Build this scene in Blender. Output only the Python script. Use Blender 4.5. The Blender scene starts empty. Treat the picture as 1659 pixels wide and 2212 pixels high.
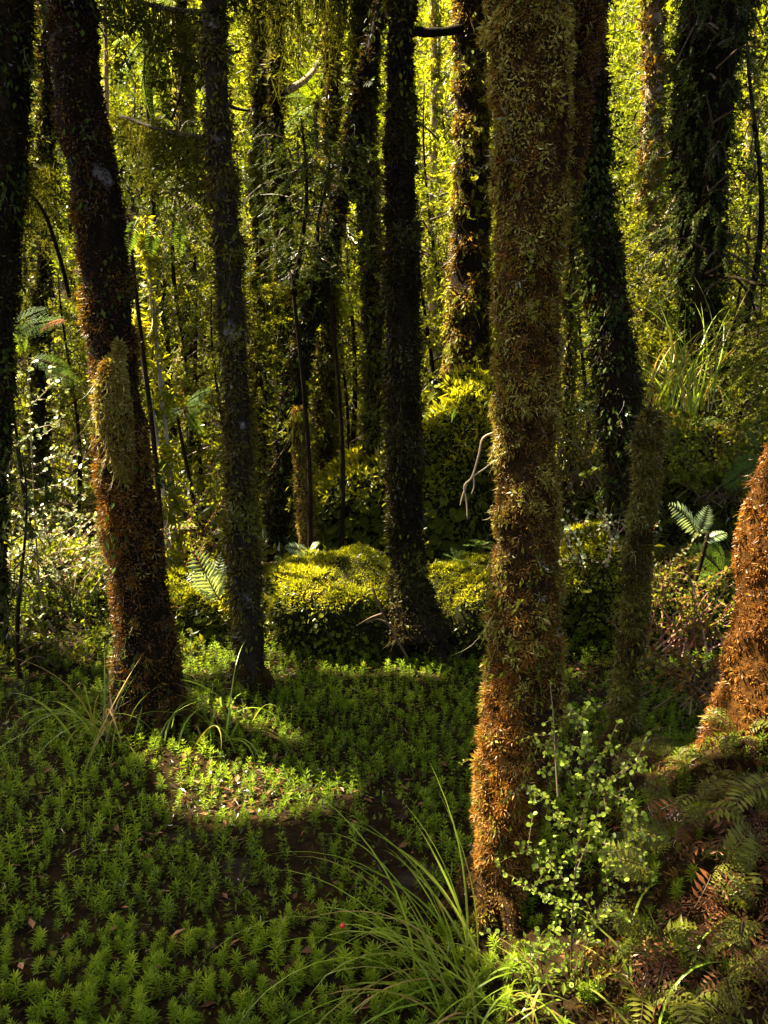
import bpy, math
import numpy as np
from mathutils import Matrix, Vector

# ------------------------------------------------------------------ camera, sky, sun, exposure
R = math.radians
scn = bpy.context.scene
col = scn.collection
rng = np.random.default_rng(11)

FPX = 1916.0                       # focal length in pixels of a 1659 x 2212 picture
CAM = np.array([0.0, 0.0, 1.5])
PITCH = R(9.1)
cam_d = bpy.data.cameras.new('camera')
cam_d.sensor_fit = 'VERTICAL'
cam_d.sensor_height = 24.0
cam_d.lens = 24.0 * FPX / 2212.0
cam_d.clip_start = 0.05
cam_d.clip_end = 2000
cam = bpy.data.objects.new('camera', cam_d)
cam.location = CAM
cam.rotation_euler = (R(90) - PITCH, 0, 0)
col.objects.link(cam)
scn.camera = cam

SUN_EL = R(56)
SUN_H = np.array([-0.90, 0.42])    # horizontal direction towards the sun (left and behind the scene)
SUN_H = SUN_H / np.linalg.norm(SUN_H)
S = np.array([SUN_H[0] * math.cos(SUN_EL), SUN_H[1] * math.cos(SUN_EL), math.sin(SUN_EL)])

world = bpy.data.worlds.new('World')
scn.world = world
world.use_nodes = True
wn = world.node_tree
sky = wn.nodes.new('ShaderNodeTexSky')
sky.sky_type = 'NISHITA'
sky.sun_disc = False
sky.air_density = 0.4
sky.dust_density = 3.0
sky.ozone_density = 0.2
sky.sun_elevation = SUN_EL
sky.sun_rotation = math.atan2(SUN_H[0], SUN_H[1])
bg = wn.nodes['Background']
bg.inputs['Strength'].default_value = 0.085
wn.links.new(sky.outputs[0], bg.inputs['Color'])

sl = bpy.data.lights.new('sun', 'SUN')
sl.energy = 5.0
sl.angle = R(0.5)
sl.color = (1.0, 0.91, 0.70)
so = bpy.data.objects.new('sun', sl)
so.rotation_euler = Vector(S).to_track_quat('Z', 'Y').to_euler()
so.location = (0, 0, 20)
col.objects.link(so)

scn.view_settings.view_transform = 'Standard'
scn.view_settings.look = 'None'
scn.view_settings.exposure = 3.3
scn.view_settings.gamma = 1.0
scn.view_settings.use_curve_mapping = False
cy = scn.cycles
cy.max_bounces = 8
cy.diffuse_bounces = 6
cy.glossy_bounces = 2
cy.transmission_bounces = 6
cy.transparent_max_bounces = 4
cy.caustics_reflective = False
cy.caustics_refractive = False
cy.sample_clamp_indirect = 4.0

# ------------------------------------------------------------------ helpers
def at(px, py, Y):
    """pixel of the 1659 x 2212 picture -> world point at distance Y in front of the camera"""
    dx = (px - 829.5) / FPX
    dy = -(py - 1106.0) / FPX
    d = np.array([dx, math.cos(PITCH) + dy * math.sin(PITCH), -math.sin(PITCH) + dy * math.cos(PITCH)])
    return CAM + d * (Y / d[1])

def depth(px, py, Y):
    dy = -(py - 1106.0) / FPX
    return Y / (math.cos(PITCH) + dy * math.sin(PITCH))

def _hash(ix, iy, iz, seed):
    h = (ix.astype(np.int64) * 374761393 + iy.astype(np.int64) * 668265263 + iz.astype(np.int64) * 2147483647 + seed * 1274126177) & 0xFFFFFFFF
    h = ((h ^ (h >> 13)) * 1274126177) & 0xFFFFFFFF
    h = ((h ^ (h >> 16)) * 2246822519) & 0xFFFFFFFF
    return ((h ^ (h >> 15)) & 0xFFFFFF) / float(0xFFFFFF)

def vnoise(P, freq, seed=0):
    """value noise in 0..1"""
    Q = np.asarray(P, float) * freq
    I = np.floor(Q)
    f = Q - I
    f = f * f * (3 - 2 * f)
    I = I.astype(np.int64)
    out = 0
    for a in (0, 1):
        for b in (0, 1):
            for c in (0, 1):
                w = (f[:, 0] if a else 1 - f[:, 0]) * (f[:, 1] if b else 1 - f[:, 1]) * (f[:, 2] if c else 1 - f[:, 2])
                out = out + w * _hash(I[:, 0] + a, I[:, 1] + b, I[:, 2] + c, seed)
    return out

def fbm(P, freq, seed=0):
    return 0.55 * vnoise(P, freq, seed) + 0.3 * vnoise(P, freq * 2.1, seed + 1) + 0.15 * vnoise(P, freq * 4.3, seed + 2)

def unit(v):
    v = np.asarray(v, float)
    return v / np.maximum(np.linalg.norm(v, axis=-1, keepdims=True), 1e-9)

def frames(d, n):
    """rotation matrices whose columns are side, direction, normal"""
    y = unit(d)
    x = np.cross(y, n)
    x = unit(x + 1e-6)
    z = np.cross(x, y)
    return np.stack([x, y, z], axis=-1)

def rdir(n):
    return unit(rng.normal(size=(n, 3)))

class Geo:
    """collects triangles with a 0..1 colour value and a material slot"""
    def __init__(self):
        self.V = []; self.T = []; self.c = []; self.m = []; self.n = 0; self.smooth = False
    def add(self, V, T, val=0.5, mat=0):
        V = np.asarray(V, float).reshape(-1, 3); T = np.asarray(T, np.int64).reshape(-1, 3)
        self.V.append(V); self.T.append(T + self.n); self.n += len(V)
        self.c.append(np.broadcast_to(np.asarray(val, float), (len(T),)).copy())
        self.m.append(np.broadcast_to(np.asarray(mat, np.int64), (len(T),)).copy())
        return self
    def scatter(self, tpl, pos, Rm, sc, val):
        """tpl = (verts, tris, face value offset, face material)"""
        Vt, Tt, vt, mt = tpl
        n = len(pos)
        if n == 0: return self
        sc = np.asarray(sc, float)
        if sc.ndim == 0: sc = np.full(n, float(sc))
        if sc.ndim == 1: L = Vt[None] * sc[:, None, None]
        else: L = Vt[None] * sc[:, None, :]
        W = np.einsum('nij,nkj->nki', Rm, L) + np.asarray(pos)[:, None, :]
        T = Tt[None] + (np.arange(n) * len(Vt))[:, None, None]
        v = np.clip(np.broadcast_to(np.asarray(val, float), (n,))[:, None] + vt[None], 0, 1)
        self.add(W.reshape(-1, 3), T.reshape(-1, 3), v.reshape(-1), np.tile(mt, n))
        return self
    def cull(self, test):
        V, T, c, m = self.arrays(); k = ~test(V[T].mean(1))
        self.V, self.T, self.c, self.m, self.n = [V], [T[k]], [c[k]], [m[k]], len(V)
    def arrays(self):
        return np.concatenate(self.V), np.concatenate(self.T), np.concatenate(self.c), np.concatenate(self.m)
    def tpl(self):
        V, T, c, m = self.arrays()
        return V, T, c - 0.5, m
    def mesh(self, name, mats, origin=(0, 0, 0), smooth=None):
        V, T, c, m = self.arrays()
        V = V - np.asarray(origin, float)
        me = bpy.data.meshes.new(name)
        me.vertices.add(len(V)); me.vertices.foreach_set('co', V.astype(np.float32).ravel())
        me.loops.add(len(T) * 3); me.loops.foreach_set('vertex_index', T.astype(np.int32).ravel())
        me.polygons.add(len(T)); me.polygons.foreach_set('loop_start', np.arange(0, len(T) * 3, 3, dtype=np.int32))
        me.polygons.foreach_set('material_index', m.astype(np.int32))
        sm = self.smooth if smooth is None else smooth
        me.polygons.foreach_set('use_smooth', np.full(len(T), sm, dtype=bool))
        a = me.attributes.new('tone', 'FLOAT', 'FACE'); a.data.foreach_set('value', c.astype(np.float32))
        for mm in mats: me.materials.append(mm)
        me.update(calc_edges=True)
        return me
    def build(self, name, mats, parent=None, origin=None, smooth=None, kind=None):
        if not isinstance(mats, (list, tuple)): mats = [mats]
        org = origin if origin is not None else (np.array(world_loc(parent)) if parent else (0, 0, 0))
        o = bpy.data.objects.new(name, self.mesh(name, mats, org, smooth))
        col.objects.link(o)
        if parent: o.parent = parent
        else: o.location = org
        if kind: o['kind'] = kind
        return o

def world_loc(o):
    p = Vector((0, 0, 0))
    while o is not None:
        p = p + o.location          # roots and parts built here carry no rotation
        o = o.parent
    return p

def empty(name, loc, label, cat, group=None):
    o = bpy.data.objects.new(name, None)
    o.empty_display_size = 0.1
    o.location = loc
    col.objects.link(o)
    tag(o, label, cat, group)
    return o

def tag(o, label=None, cat=None, group=None, kind=None):
    if label: o['label'] = label
    if cat: o['category'] = cat
    if group: o['group'] = group
    if kind: o['kind'] = kind
    return o

def copy_tree(o, parent=None):
    c = o.copy(); col.objects.link(c); c.parent = parent
    for ch in list(o.children): copy_tree(ch, c)
    return c

def smooth_path(P, n):
    """Catmull-Rom through the points (columns are interpolated together)"""
    P = np.asarray(P, float)
    k = len(P)
    Q = np.vstack([2 * P[0] - P[1], P, 2 * P[-1] - P[-2]])
    t = np.linspace(0, k - 1 - 1e-6, n)
    i = np.floor(t).astype(int); f = (t - i)[:, None]
    p0, p1, p2, p3 = Q[i], Q[i + 1], Q[i + 2], Q[i + 3]
    return 0.5 * ((2 * p1) + (-p0 + p2) * f + (2 * p0 - 5 * p1 + 4 * p2 - p3) * f ** 2 + (-p0 + 3 * p1 - 3 * p2 + p3) * f ** 3)

def tube_frames(C):
    T = unit(np.gradient(C, axis=0))
    ref = np.array([0, 1, 0.0]) if abs(T[:, 1]).mean() < 0.8 else np.array([1.0, 0, 0])
    a = unit(np.cross(T, ref)); b = np.cross(T, a)
    return T, a, b

def lump(P, r, bump, freq, seed):
    return r * bump * 2 * (fbm(P, freq, seed) - 0.5)

def tube(C, r, ns=10, bump=0.0, freq=10, seed=0, cap=True):
    C = np.asarray(C, float); r = np.broadcast_to(np.asarray(r, float), (len(C),))
    T, a, b = tube_frames(C)
    th = np.linspace(0, 2 * np.pi, ns, endpoint=False)
    N = np.cos(th)[None, :, None] * a[:, None] + np.sin(th)[None, :, None] * b[:, None]
    P = C[:, None] + N * r[:, None, None]
    if bump:
        P = (P.reshape(-1, 3) + N.reshape(-1, 3) * lump(P.reshape(-1, 3), np.repeat(r, ns), bump, freq, seed)[:, None]).reshape(len(C), ns, 3)
    V = P.reshape(-1, 3)
    i = np.arange(len(C) - 1)[:, None] * ns; j = np.arange(ns)[None]; j2 = (j + 1) % ns
    q0, q1, q2, q3 = i + j, i + j2, i + ns + j2, i + ns + j
    F = np.concatenate([np.stack([q0, q1, q2], -1).reshape(-1, 3), np.stack([q0, q2, q3], -1).reshape(-1, 3)])
    if cap:
        V = np.vstack([V, C[:1], C[-1:]])
        n0 = len(V) - 2; jj = np.arange(ns); e = (len(C) - 1) * ns
        F = np.vstack([F, np.stack([np.full(ns, n0), (jj + 1) % ns, jj], -1), np.stack([np.full(ns, n0 + 1), e + jj, e + (jj + 1) % ns], -1)])
    return V, F

# ------------------------------------------------------------------ materials
def ramp(nt, stops):
    r = nt.nodes.new('ShaderNodeValToRGB')
    while len(r.color_ramp.elements) < len(stops): r.color_ramp.elements.new(0.5)
    for e, (p, c) in zip(r.color_ramp.elements, stops):
        e.position = p; e.color = (*c, 1)
    return r

def leaf_mat(name, stops, transl=0.4, gloss=0.25, rough=0.4, objvar=0.0):
    m = bpy.data.materials.new(name); m.use_nodes = True
    nt = m.node_tree; nt.nodes.clear()
    out = nt.nodes.new('ShaderNodeOutputMaterial')
    at_ = nt.nodes.new('ShaderNodeAttribute'); at_.attribute_name = 'tone'
    fac = at_.outputs['Fac']
    if objvar:
        oi = nt.nodes.new('ShaderNodeObjectInfo')
        ma = nt.nodes.new('ShaderNodeMath'); ma.operation = 'MULTIPLY_ADD'
        nt.links.new(oi.outputs['Random'], ma.inputs[0]); ma.inputs[1].default_value = objvar; ma.inputs[2].default_value = -objvar / 2
        ad = nt.nodes.new('ShaderNodeMath'); ad.operation = 'ADD'
        nt.links.new(fac, ad.inputs[0]); nt.links.new(ma.outputs[0], ad.inputs[1]); fac = ad.outputs[0]
    r = ramp(nt, stops); nt.links.new(fac, r.inputs[0])
    d = nt.nodes.new('ShaderNodeBsdfDiffuse'); nt.links.new(r.outputs[0], d.inputs[0])
    sh = d.outputs[0]
    if transl:
        t = nt.nodes.new('ShaderNodeBsdfTranslucent')
        br = nt.nodes.new('ShaderNodeMix'); br.data_type = 'RGBA'; br.blend_type = 'MULTIPLY'; br.inputs[0].default_value = 1
        nt.links.new(r.outputs[0], br.inputs[6]); br.inputs[7].default_value = (1.9, 1.7, 0.7, 1); br.clamp_result = False
        nt.links.new(br.outputs[2], t.inputs[0])
        mx = nt.nodes.new('ShaderNodeMixShader'); mx.inputs[0].default_value = transl
        nt.links.new(sh, mx.inputs[1]); nt.links.new(t.outputs[0], mx.inputs[2]); sh = mx.outputs[0]
    if gloss:
        g = nt.nodes.new('ShaderNodeBsdfGlossy'); g.inputs['Roughness'].default_value = rough; g.inputs[0].default_value = (1, 1, 0.92, 1)
        fr = nt.nodes.new('ShaderNodeFresnel'); fr.inputs[0].default_value = 1.45
        mu = nt.nodes.new('ShaderNodeMath'); mu.operation = 'MULTIPLY'; mu.inputs[1].default_value = gloss
        nt.links.new(fr.outputs[0], mu.inputs[0])
        mx = nt.nodes.new('ShaderNodeMixShader'); nt.links.new(mu.outputs[0], mx.inputs[0])
        nt.links.new(sh, mx.inputs[1]); nt.links.new(g.outputs[0], mx.inputs[2]); sh = mx.outputs[0]
    nt.links.new(sh, out.inputs[0])
    return m

def bark_mat(name, stops, scale=18, rough=0.9, bump=0.6, lichen=None, stretch=(1, 1, 0.25)):
    m = bpy.data.materials.new(name); m.use_nodes = True
    nt = m.node_tree; b = nt.nodes['Principled BSDF']
    tc = nt.nodes.new('ShaderNodeTexCoord')
    mp = nt.nodes.new('ShaderNodeMapping'); mp.inputs['Scale'].default_value = stretch
    nt.links.new(tc.outputs['Object'], mp.inputs[0])
    n = nt.nodes.new('ShaderNodeTexNoise'); n.inputs['Scale'].default_value = scale; n.inputs['Detail'].default_value = 8; n.inputs['Roughness'].default_value = 0.7
    nt.links.new(mp.outputs[0], n.inputs[0])
    r = ramp(nt, stops); nt.links.new(n.outputs[0], r.inputs[0])
    c = r.outputs[0]
    if lichen:
        n2 = nt.nodes.new('ShaderNodeTexNoise'); n2.inputs['Scale'].default_value = lichen[1]; n2.inputs['Detail'].default_value = 5
        nt.links.new(tc.outputs['Object'], n2.inputs[0])
        r2 = ramp(nt, [(lichen[2], (0, 0, 0)), (lichen[2] + 0.06, (1, 1, 1))]); nt.links.new(n2.outputs[0], r2.inputs[0])
        mx = nt.nodes.new('ShaderNodeMix'); mx.data_type = 'RGBA'
        nt.links.new(r2.outputs[0], mx.inputs[0]); nt.links.new(c, mx.inputs[6]); mx.inputs[7].default_value = (*lichen[0], 1)
        c = mx.outputs[2]
    nt.links.new(c, b.inputs['Base Color'])
    b.inputs['Roughness'].default_value = rough
    b.inputs['Specular IOR Level'].default_value = 0.04
    bp = nt.nodes.new('ShaderNodeBump'); bp.inputs['Strength'].default_value = bump; bp.inputs['Distance'].default_value = 0.02
    nt.links.new(n.outputs[0], bp.inputs['Height']); nt.links.new(bp.outputs[0], b.inputs['Normal'])
    return m

M = {}
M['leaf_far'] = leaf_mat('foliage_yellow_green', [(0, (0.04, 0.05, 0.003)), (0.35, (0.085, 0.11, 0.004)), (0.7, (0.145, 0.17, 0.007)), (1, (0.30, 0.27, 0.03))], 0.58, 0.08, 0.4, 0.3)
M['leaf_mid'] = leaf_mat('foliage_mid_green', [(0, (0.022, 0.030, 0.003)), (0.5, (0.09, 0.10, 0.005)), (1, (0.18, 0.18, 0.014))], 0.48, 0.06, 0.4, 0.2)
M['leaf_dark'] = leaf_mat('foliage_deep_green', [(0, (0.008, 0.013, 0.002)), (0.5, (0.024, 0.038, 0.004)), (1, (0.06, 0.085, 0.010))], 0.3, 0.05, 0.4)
M['twig'] = leaf_mat('twig_brown', [(0, (0.03, 0.018, 0.007)), (0.6, (0.09, 0.055, 0.022)), (1, (0.22, 0.15, 0.07))], 0, 0.2, 0.5)
M['pale_twig'] = leaf_mat('twig_pale', [(0, (0.12, 0.08, 0.04)), (0.6, (0.22, 0.16, 0.08)), (1, (0.40, 0.31, 0.18))], 0, 0.2, 0.5)
M['red_twig'] = leaf_mat('twig_red', [(0, (0.05, 0.012, 0.006)), (0.6, (0.16, 0.045, 0.02)), (1, (0.36, 0.20, 0.12))], 0, 0.3, 0.4)
M['moss_brown'] = leaf_mat('moss_brown', [(0, (0.014, 0.008, 0.003)), (0.3, (0.06, 0.028, 0.006)), (0.5, (0.13, 0.058, 0.007)), (0.66, (0.145, 0.092, 0.009)), (0.85, (0.18, 0.14, 0.016)), (1, (0.30, 0.25, 0.05))], 0.25, 0.04, 0.5)
M['moss_orange'] = leaf_mat('moss_orange', [(0, (0.05, 0.018, 0.004)), (0.4, (0.14, 0.050, 0.006)), (0.7, (0.24, 0.095, 0.010)), (0.88, (0.24, 0.15, 0.02)), (1, (0.36, 0.22, 0.08))], 0.3, 0.04, 0.5)
M['moss_olive'] = leaf_mat('moss_olive', [(0, (0.014, 0.012, 0.003)), (0.35, (0.055, 0.042, 0.006)), (0.65, (0.12, 0.095, 0.012)), (0.85, (0.12, 0.12, 0.015)), (1, (0.22, 0.20, 0.06))], 0.3, 0.04, 0.5)
M['moss_dark'] = leaf_mat('moss_dark', [(0, (0.005, 0.004, 0.002)), (0.5, (0.022, 0.015, 0.004)), (0.85, (0.045, 0.036, 0.006)), (1, (0.08, 0.075, 0.018))], 0.25, 0.03, 0.5)
M['moss_gold'] = leaf_mat('moss_gold', [(0, (0.015, 0.009, 0.002)), (0.4, (0.07, 0.040, 0.006)), (0.7, (0.17, 0.10, 0.012)), (1, (0.26, 0.19, 0.035))], 0.3, 0.04, 0.5)
M['drape'] = leaf_mat('hanging_moss', [(0, (0.012, 0.014, 0.003)), (0.5, (0.04, 0.042, 0.006)), (1, (0.10, 0.095, 0.014))], 0.3, 0.0, 0.5)
M['moss_yellow'] = leaf_mat('moss_yellow', [(0, (0.05, 0.05, 0.003)), (0.35, (0.13, 0.14, 0.005)), (0.7, (0.23, 0.235, 0.008)), (0.9, (0.32, 0.24, 0.012)), (1, (0.42, 0.42, 0.06))], 0.5, 0.05, 0.45)
M['sprig'] = leaf_mat('sprig_green', [(0, (0.035, 0.05, 0.003)), (0.4, (0.095, 0.145, 0.005)), (0.75, (0.155, 0.215, 0.007)), (1, (0.28, 0.29, 0.015))], 0.42, 0.08, 0.4, 0.3)
M['litter'] = leaf_mat('leaf_litter', [(0, (0.012, 0.008, 0.004)), (0.4, (0.05, 0.028, 0.010)), (0.7, (0.13, 0.05, 0.018)), (1, (0.26, 0.13, 0.05))], 0.15, 0.15, 0.35)
M['mat_moss'] = leaf_mat('ground_moss', [(0, (0.02, 0.026, 0.003)), (0.5, (0.065, 0.09, 0.006)), (1, (0.16, 0.18, 0.015))], 0.35, 0.08, 0.4)
M['blade'] = leaf_mat('sedge_blade', [(0, (0.36, 0.24, 0.11)), (0.16, (0.24, 0.15, 0.04)), (0.28, (0.15, 0.16, 0.02)), (0.65, (0.10, 0.17, 0.016)), (1, (0.16, 0.24, 0.03))], 0.4, 0.45, 0.3)
M['frond'] = leaf_mat('fern_frond', [(0, (0.03, 0.05, 0.008)), (0.5, (0.07, 0.12, 0.015)), (1, (0.13, 0.20, 0.02))], 0.45, 0.12, 0.4, 0.25)
M['frond_pale'] = leaf_mat('fern_frond_pale', [(0, (0.12, 0.17, 0.05)), (0.5, (0.23, 0.29, 0.11)), (1, (0.36, 0.42, 0.20))], 0.35, 0.4, 0.3)
M['frond_bright'] = leaf_mat('fern_frond_bright', [(0, (0.09, 0.14, 0.004)), (0.5, (0.15, 0.22, 0.006)), (1, (0.24, 0.30, 0.015))], 0.6, 0.1, 0.35)
M['frond_olive'] = leaf_mat('filmy_fern_olive', [(0, (0.03, 0.03, 0.004)), (0.5, (0.11, 0.11, 0.010)), (1, (0.21, 0.20, 0.022))], 0.4, 0.2, 0.4, 0.5)
M['frond_rust'] = leaf_mat('filmy_fern_rust', [(0, (0.02, 0.006, 0.002)), (0.5, (0.09, 0.030, 0.007)), (1, (0.22, 0.085, 0.022))], 0.25, 0.3, 0.4, 0.3)
M['frond_orange'] = leaf_mat('dead_frond_orange', [(0, (0.25, 0.05, 0.01)), (1, (0.5, 0.13, 0.03))], 0.3, 0.2, 0.4)
M['round_leaf'] = leaf_mat('round_leaf', [(0, (0.08, 0.11, 0.008)), (0.5, (0.14, 0.19, 0.014)), (0.85, (0.21, 0.26, 0.035)), (1, (0.28, 0.32, 0.07))], 0.42, 0.15, 0.35)
M['pale_leaf'] = leaf_mat('pale_small_leaf', [(0, (0.12, 0.15, 0.05)), (0.5, (0.24, 0.28, 0.11)), (1, (0.42, 0.45, 0.24))], 0.35, 0.6, 0.3)
M['bark'] = bark_mat('bark_dark', [(0.3, (0.004, 0.003, 0.001)), (0.6, (0.018, 0.011, 0.004)), (0.8, (0.04, 0.024, 0.008))], 20)
M['bark_moss'] = bark_mat('mossy_bark_brown', [(0.3, (0.005, 0.003, 0.001)), (0.5, (0.026, 0.013, 0.003)), (0.65, (0.065, 0.034, 0.006)), (0.8, (0.09, 0.065, 0.010))], 45, stretch=(1, 1, 0.6), bump=1.0)
M['bark_orange'] = bark_mat('mossy_bark_orange', [(0.3, (0.010, 0.005, 0.001)), (0.5, (0.05, 0.020, 0.003)), (0.7, (0.13, 0.05, 0.006))], 45, stretch=(1, 1, 1), bump=1.0)
M['bark_lichen'] = bark_mat('bark_lichen', [(0.3, (0.006, 0.004, 0.002)), (0.6, (0.028, 0.019, 0.009)), (0.8, (0.06, 0.045, 0.022))], 20, lichen=((0.15, 0.135, 0.105), 9, 0.62))
M['bark_lichen_dark'] = bark_mat('bark_lichen_dark', [(0.3, (0.003, 0.002, 0.001)), (0.6, (0.012, 0.007, 0.002)), (0.8, (0.03, 0.016, 0.005))], 20, lichen=((0.09, 0.075, 0.055), 7, 0.66))
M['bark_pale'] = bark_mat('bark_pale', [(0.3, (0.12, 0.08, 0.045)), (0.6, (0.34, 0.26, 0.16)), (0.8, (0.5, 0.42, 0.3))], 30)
M['core'] = bark_mat('peaty_soil', [(0.3, (0.003, 0.002, 0.001)), (0.6, (0.014, 0.009, 0.004)), (0.8, (0.03, 0.02, 0.008))], 14, stretch=(1, 1, 1))
M['core_moss'] = bark_mat('mossy_peat', [(0.3, (0.003, 0.003, 0.001)), (0.55, (0.013, 0.013, 0.002)), (0.75, (0.04, 0.04, 0.004))], 40, stretch=(1, 1, 1), bump=1.0)
M['berry'] = leaf_mat('red_berry', [(0, (0.35, 0.01, 0.01)), (1, (0.55, 0.03, 0.02))], 0, 0.8, 0.15)

def ground_mat():
    m = bpy.data.materials.new('wet_forest_floor'); m.use_nodes = True
    nt = m.node_tree; b = nt.nodes['Principled BSDF']
    tc = nt.nodes.new('ShaderNodeTexCoord')
    n = nt.nodes.new('ShaderNodeTexNoise'); n.inputs['Scale'].default_value = 22; n.inputs['Detail'].default_value = 9; n.inputs['Roughness'].default_value = 0.75
    nt.links.new(tc.outputs['Object'], n.inputs[0])
    r = ramp(nt, [(0.3, (0.004, 0.002, 0.001)), (0.5, (0.012, 0.007, 0.002)), (0.65, (0.028, 0.016, 0.004)), (0.8, (0.045, 0.026, 0.006))])
    nt.links.new(n.outputs[0], r.inputs[0]); nt.links.new(r.outputs[0], b.inputs['Base Color'])
    b.inputs['Specular IOR Level'].default_value = 0.2
    n2 = nt.nodes.new('ShaderNodeTexNoise'); n2.inputs['Scale'].default_value = 3.2; n2.inputs['Detail'].default_value = 4
    nt.links.new(tc.outputs['Object'], n2.inputs[0])
    r2 = ramp(nt, [(0.60, (0.95, 0.95, 0.95)), (0.70, (0.45, 0.45, 0.45))])
    nt.links.new(n2.outputs[0], r2.inputs[0]); nt.links.new(r2.outputs[0], b.inputs['Roughness'])
    r3 = ramp(nt, [(0.60, (0.03, 0.03, 0.03)), (0.70, (0.12, 0.12, 0.12))]); nt.links.new(n2.outputs[0], r3.inputs[0]); nt.links.new(r3.outputs[0], b.inputs['Specular IOR Level'])
    bp = nt.nodes.new('ShaderNodeBump'); bp.inputs['Strength'].default_value = 0.8; bp.inputs['Distance'].default_value = 0.02
    nt.links.new(n.outputs[0], bp.inputs['Height']); nt.links.new(bp.outputs[0], b.inputs['Normal'])
    return m
M['ground'] = ground_mat()

# ------------------------------------------------------------------ small templates
def T_leaf(L=1.0, W=0.42, fold=0.12):
    """two folded halves, grows along +Y"""
    V = np.array([[0, 0, 0], [-W / 2, 0.48 * L, fold * W], [0, L, -0.06 * L], [W / 2, 0.48 * L, fold * W], [0, 0.5 * L, -0.02]])
    T = np.array([[0, 4, 1], [1, 4, 2], [0, 3, 4], [3, 2, 4]])
    return V, T
def T_leaf2(L=1.0, W=0.42, fold=0.15):
    V = np.array([[0, 0, 0], [-W / 2, 0.5 * L, fold * W], [0, L, -0.05 * L], [W / 2, 0.5 * L, fold * W]])
    T = np.array([[0, 2, 1], [0, 3, 2]])
    return V, T
def T_round(L=1.0, W=0.85):
    V = np.array([[0, 0, 0], [-W * .36, .22 * L, .03], [-W * .5, .58 * L, .06], [-W * .25, .92 * L, .02], [W * .25, .92 * L, .02], [W * .5, .58 * L, .06], [W * .36, .22 * L, .03]])
    T = np.array([[0, 2, 1], [0, 3, 2], [0, 4, 3], [0, 5, 4], [0, 6, 5]])
    return V, T
def plain(VT, v=0.0, m=0):
    V, T = VT
    return V, T, np.full(len(T), v), np.full(len(T), m, np.int64)

def T_spray(nl=22, ll=0.2, lw=0.45, seed=0, droop=0.25, flat=0.5, side=1):
    """a leafy twig of unit length along +Y; slot 0 leaf, slot 1 twig"""
    r = np.random.default_rng(seed)
    g = Geo()
    ts = np.linspace(0, 1, 6)
    C = np.stack([0.05 * np.sin(ts * 5 + seed), ts, -droop * ts ** 2], -1)
    w = 0.010
    V = np.vstack([C + [w, 0, 0], C - [w, 0, 0]]); k = len(C)
    T = [[i, i + 1, k + i + 1] for i in range(k - 1)] + [[i, k + i + 1, k + i] for i in range(k - 1)]
    g.add(V, T, 0.5, 1)
    t = np.sort(r.uniform(0.08, 1, nl)); sgn = np.where(np.arange(nl) % 2, 1, -1)
    P = np.stack([np.interp(t, ts, C[:, 0]), t, -droop * t ** 2], -1)
    ang = r.uniform(0.5, 1.2, nl)
    D = np.stack([sgn * np.sin(ang), np.cos(ang), r.normal(0, flat, nl)], -1)
    N = unit(np.stack([r.normal(0, .5, nl), r.normal(0, .5, nl), np.ones(nl)], -1))
    P = P + r.normal(0, 0.02, (nl, 3))
    tp = plain(T_leaf2(1, lw))
    g.scatter(tp, P, frames(D, N), ll * r.uniform(0.6, 1.25, nl), 0.5 + r.normal(0, 0.16, nl))
    return g.tpl()

SPRAYS = [T_spray(22, 0.17, 0.55, s, 0.3, 0.6) for s in range(5)]           # small-leaved forest twig
SPRAYS_FINE = [T_spray(34, 0.135, 0.40, 20 + s, 0.35, 0.4) for s in range(4)]
SPRAYS_DENSE = [T_spray(70, 0.075, 0.55, 40 + s, 0.5, 1.0) for s in range(4)]

LITE = [T_spray(14, .22, .5, 90 + q, .4, .6) for q in range(4)]

def T_strand(seed, curl=0.5, w=0.10, seg=4):
    """a moss strand of unit length along +Y that curls off"""
    r = np.random.default_rng(seed)
    t = np.linspace(0, 1, seg + 1)
    ph = r.uniform(0, 6)
    C = np.stack([curl * 0.25 * np.sin(t * r.uniform(3, 6) + ph) * t, t, curl * t * t * r.uniform(-0.8, 0.8)], -1)
    ww = w * (1 - 0.75 * t)
    V = np.vstack([C[:-1] + np.stack([ww[:-1], 0 * t[:-1], 0.3 * ww[:-1]], -1), C[:-1] - np.stack([ww[:-1], 0 * t[:-1], 0 * ww[:-1]], -1), C[-1:]])
    k = seg
    T = [[i, k + i, i + 1] for i in range(k - 1)] + [[i + 1, k + i, k + i + 1] for i in range(k - 1)] + [[k - 1, 2 * k - 1, 2 * k]]
    return V, np.array(T), r.normal(0, 0.08, len(T)), np.zeros(len(T), np.int64)
STRANDS = [T_strand(s, 1.6, 0.055, 2) for s in range(8)]
STRANDS_LONG = [T_strand(30 + s, 0.6, 0.0065, 6) for s in range(7)]
def T_branchlet(seed, nl=6, w=0.16):
    """feathery moss branchlet: a stem with short side strands"""
    r = np.random.default_rng(seed)
    g = Geo()
    t = np.linspace(0, 1, 4)
    C = np.stack([0.1 * np.sin(t * 4 + seed), t, 0.35 * t * t * r.uniform(-1, 1)], -1)
    V = np.vstack([C[:1] + [0.04, 0, 0], C[:1] - [0.04, 0, 0], C[-1:]])
    g.add(V, [[0, 1, 2]], 0.42)
    tt = np.linspace(0.12, 0.95, nl); s = np.where(np.arange(nl) % 2, 1, -1)
    P = np.stack([np.interp(tt, t, C[:, 0]), tt, np.interp(tt, t, C[:, 2])], -1)
    D = np.stack([s * 1.0, np.full(nl, 0.7), r.normal(0, .4, nl)], -1)
    g.scatter(plain(T_leaf2(1, 0.36)), P, frames(D, np.tile([0, 0, 1.0], (nl, 1))), 0.44 * (1 - 0.5 * tt), 0.42 + .2 * tt + r.normal(0, .08, nl))
    return g.tpl()
BRANCHLETS = [T_branchlet(s) for s in range(5)]

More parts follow.
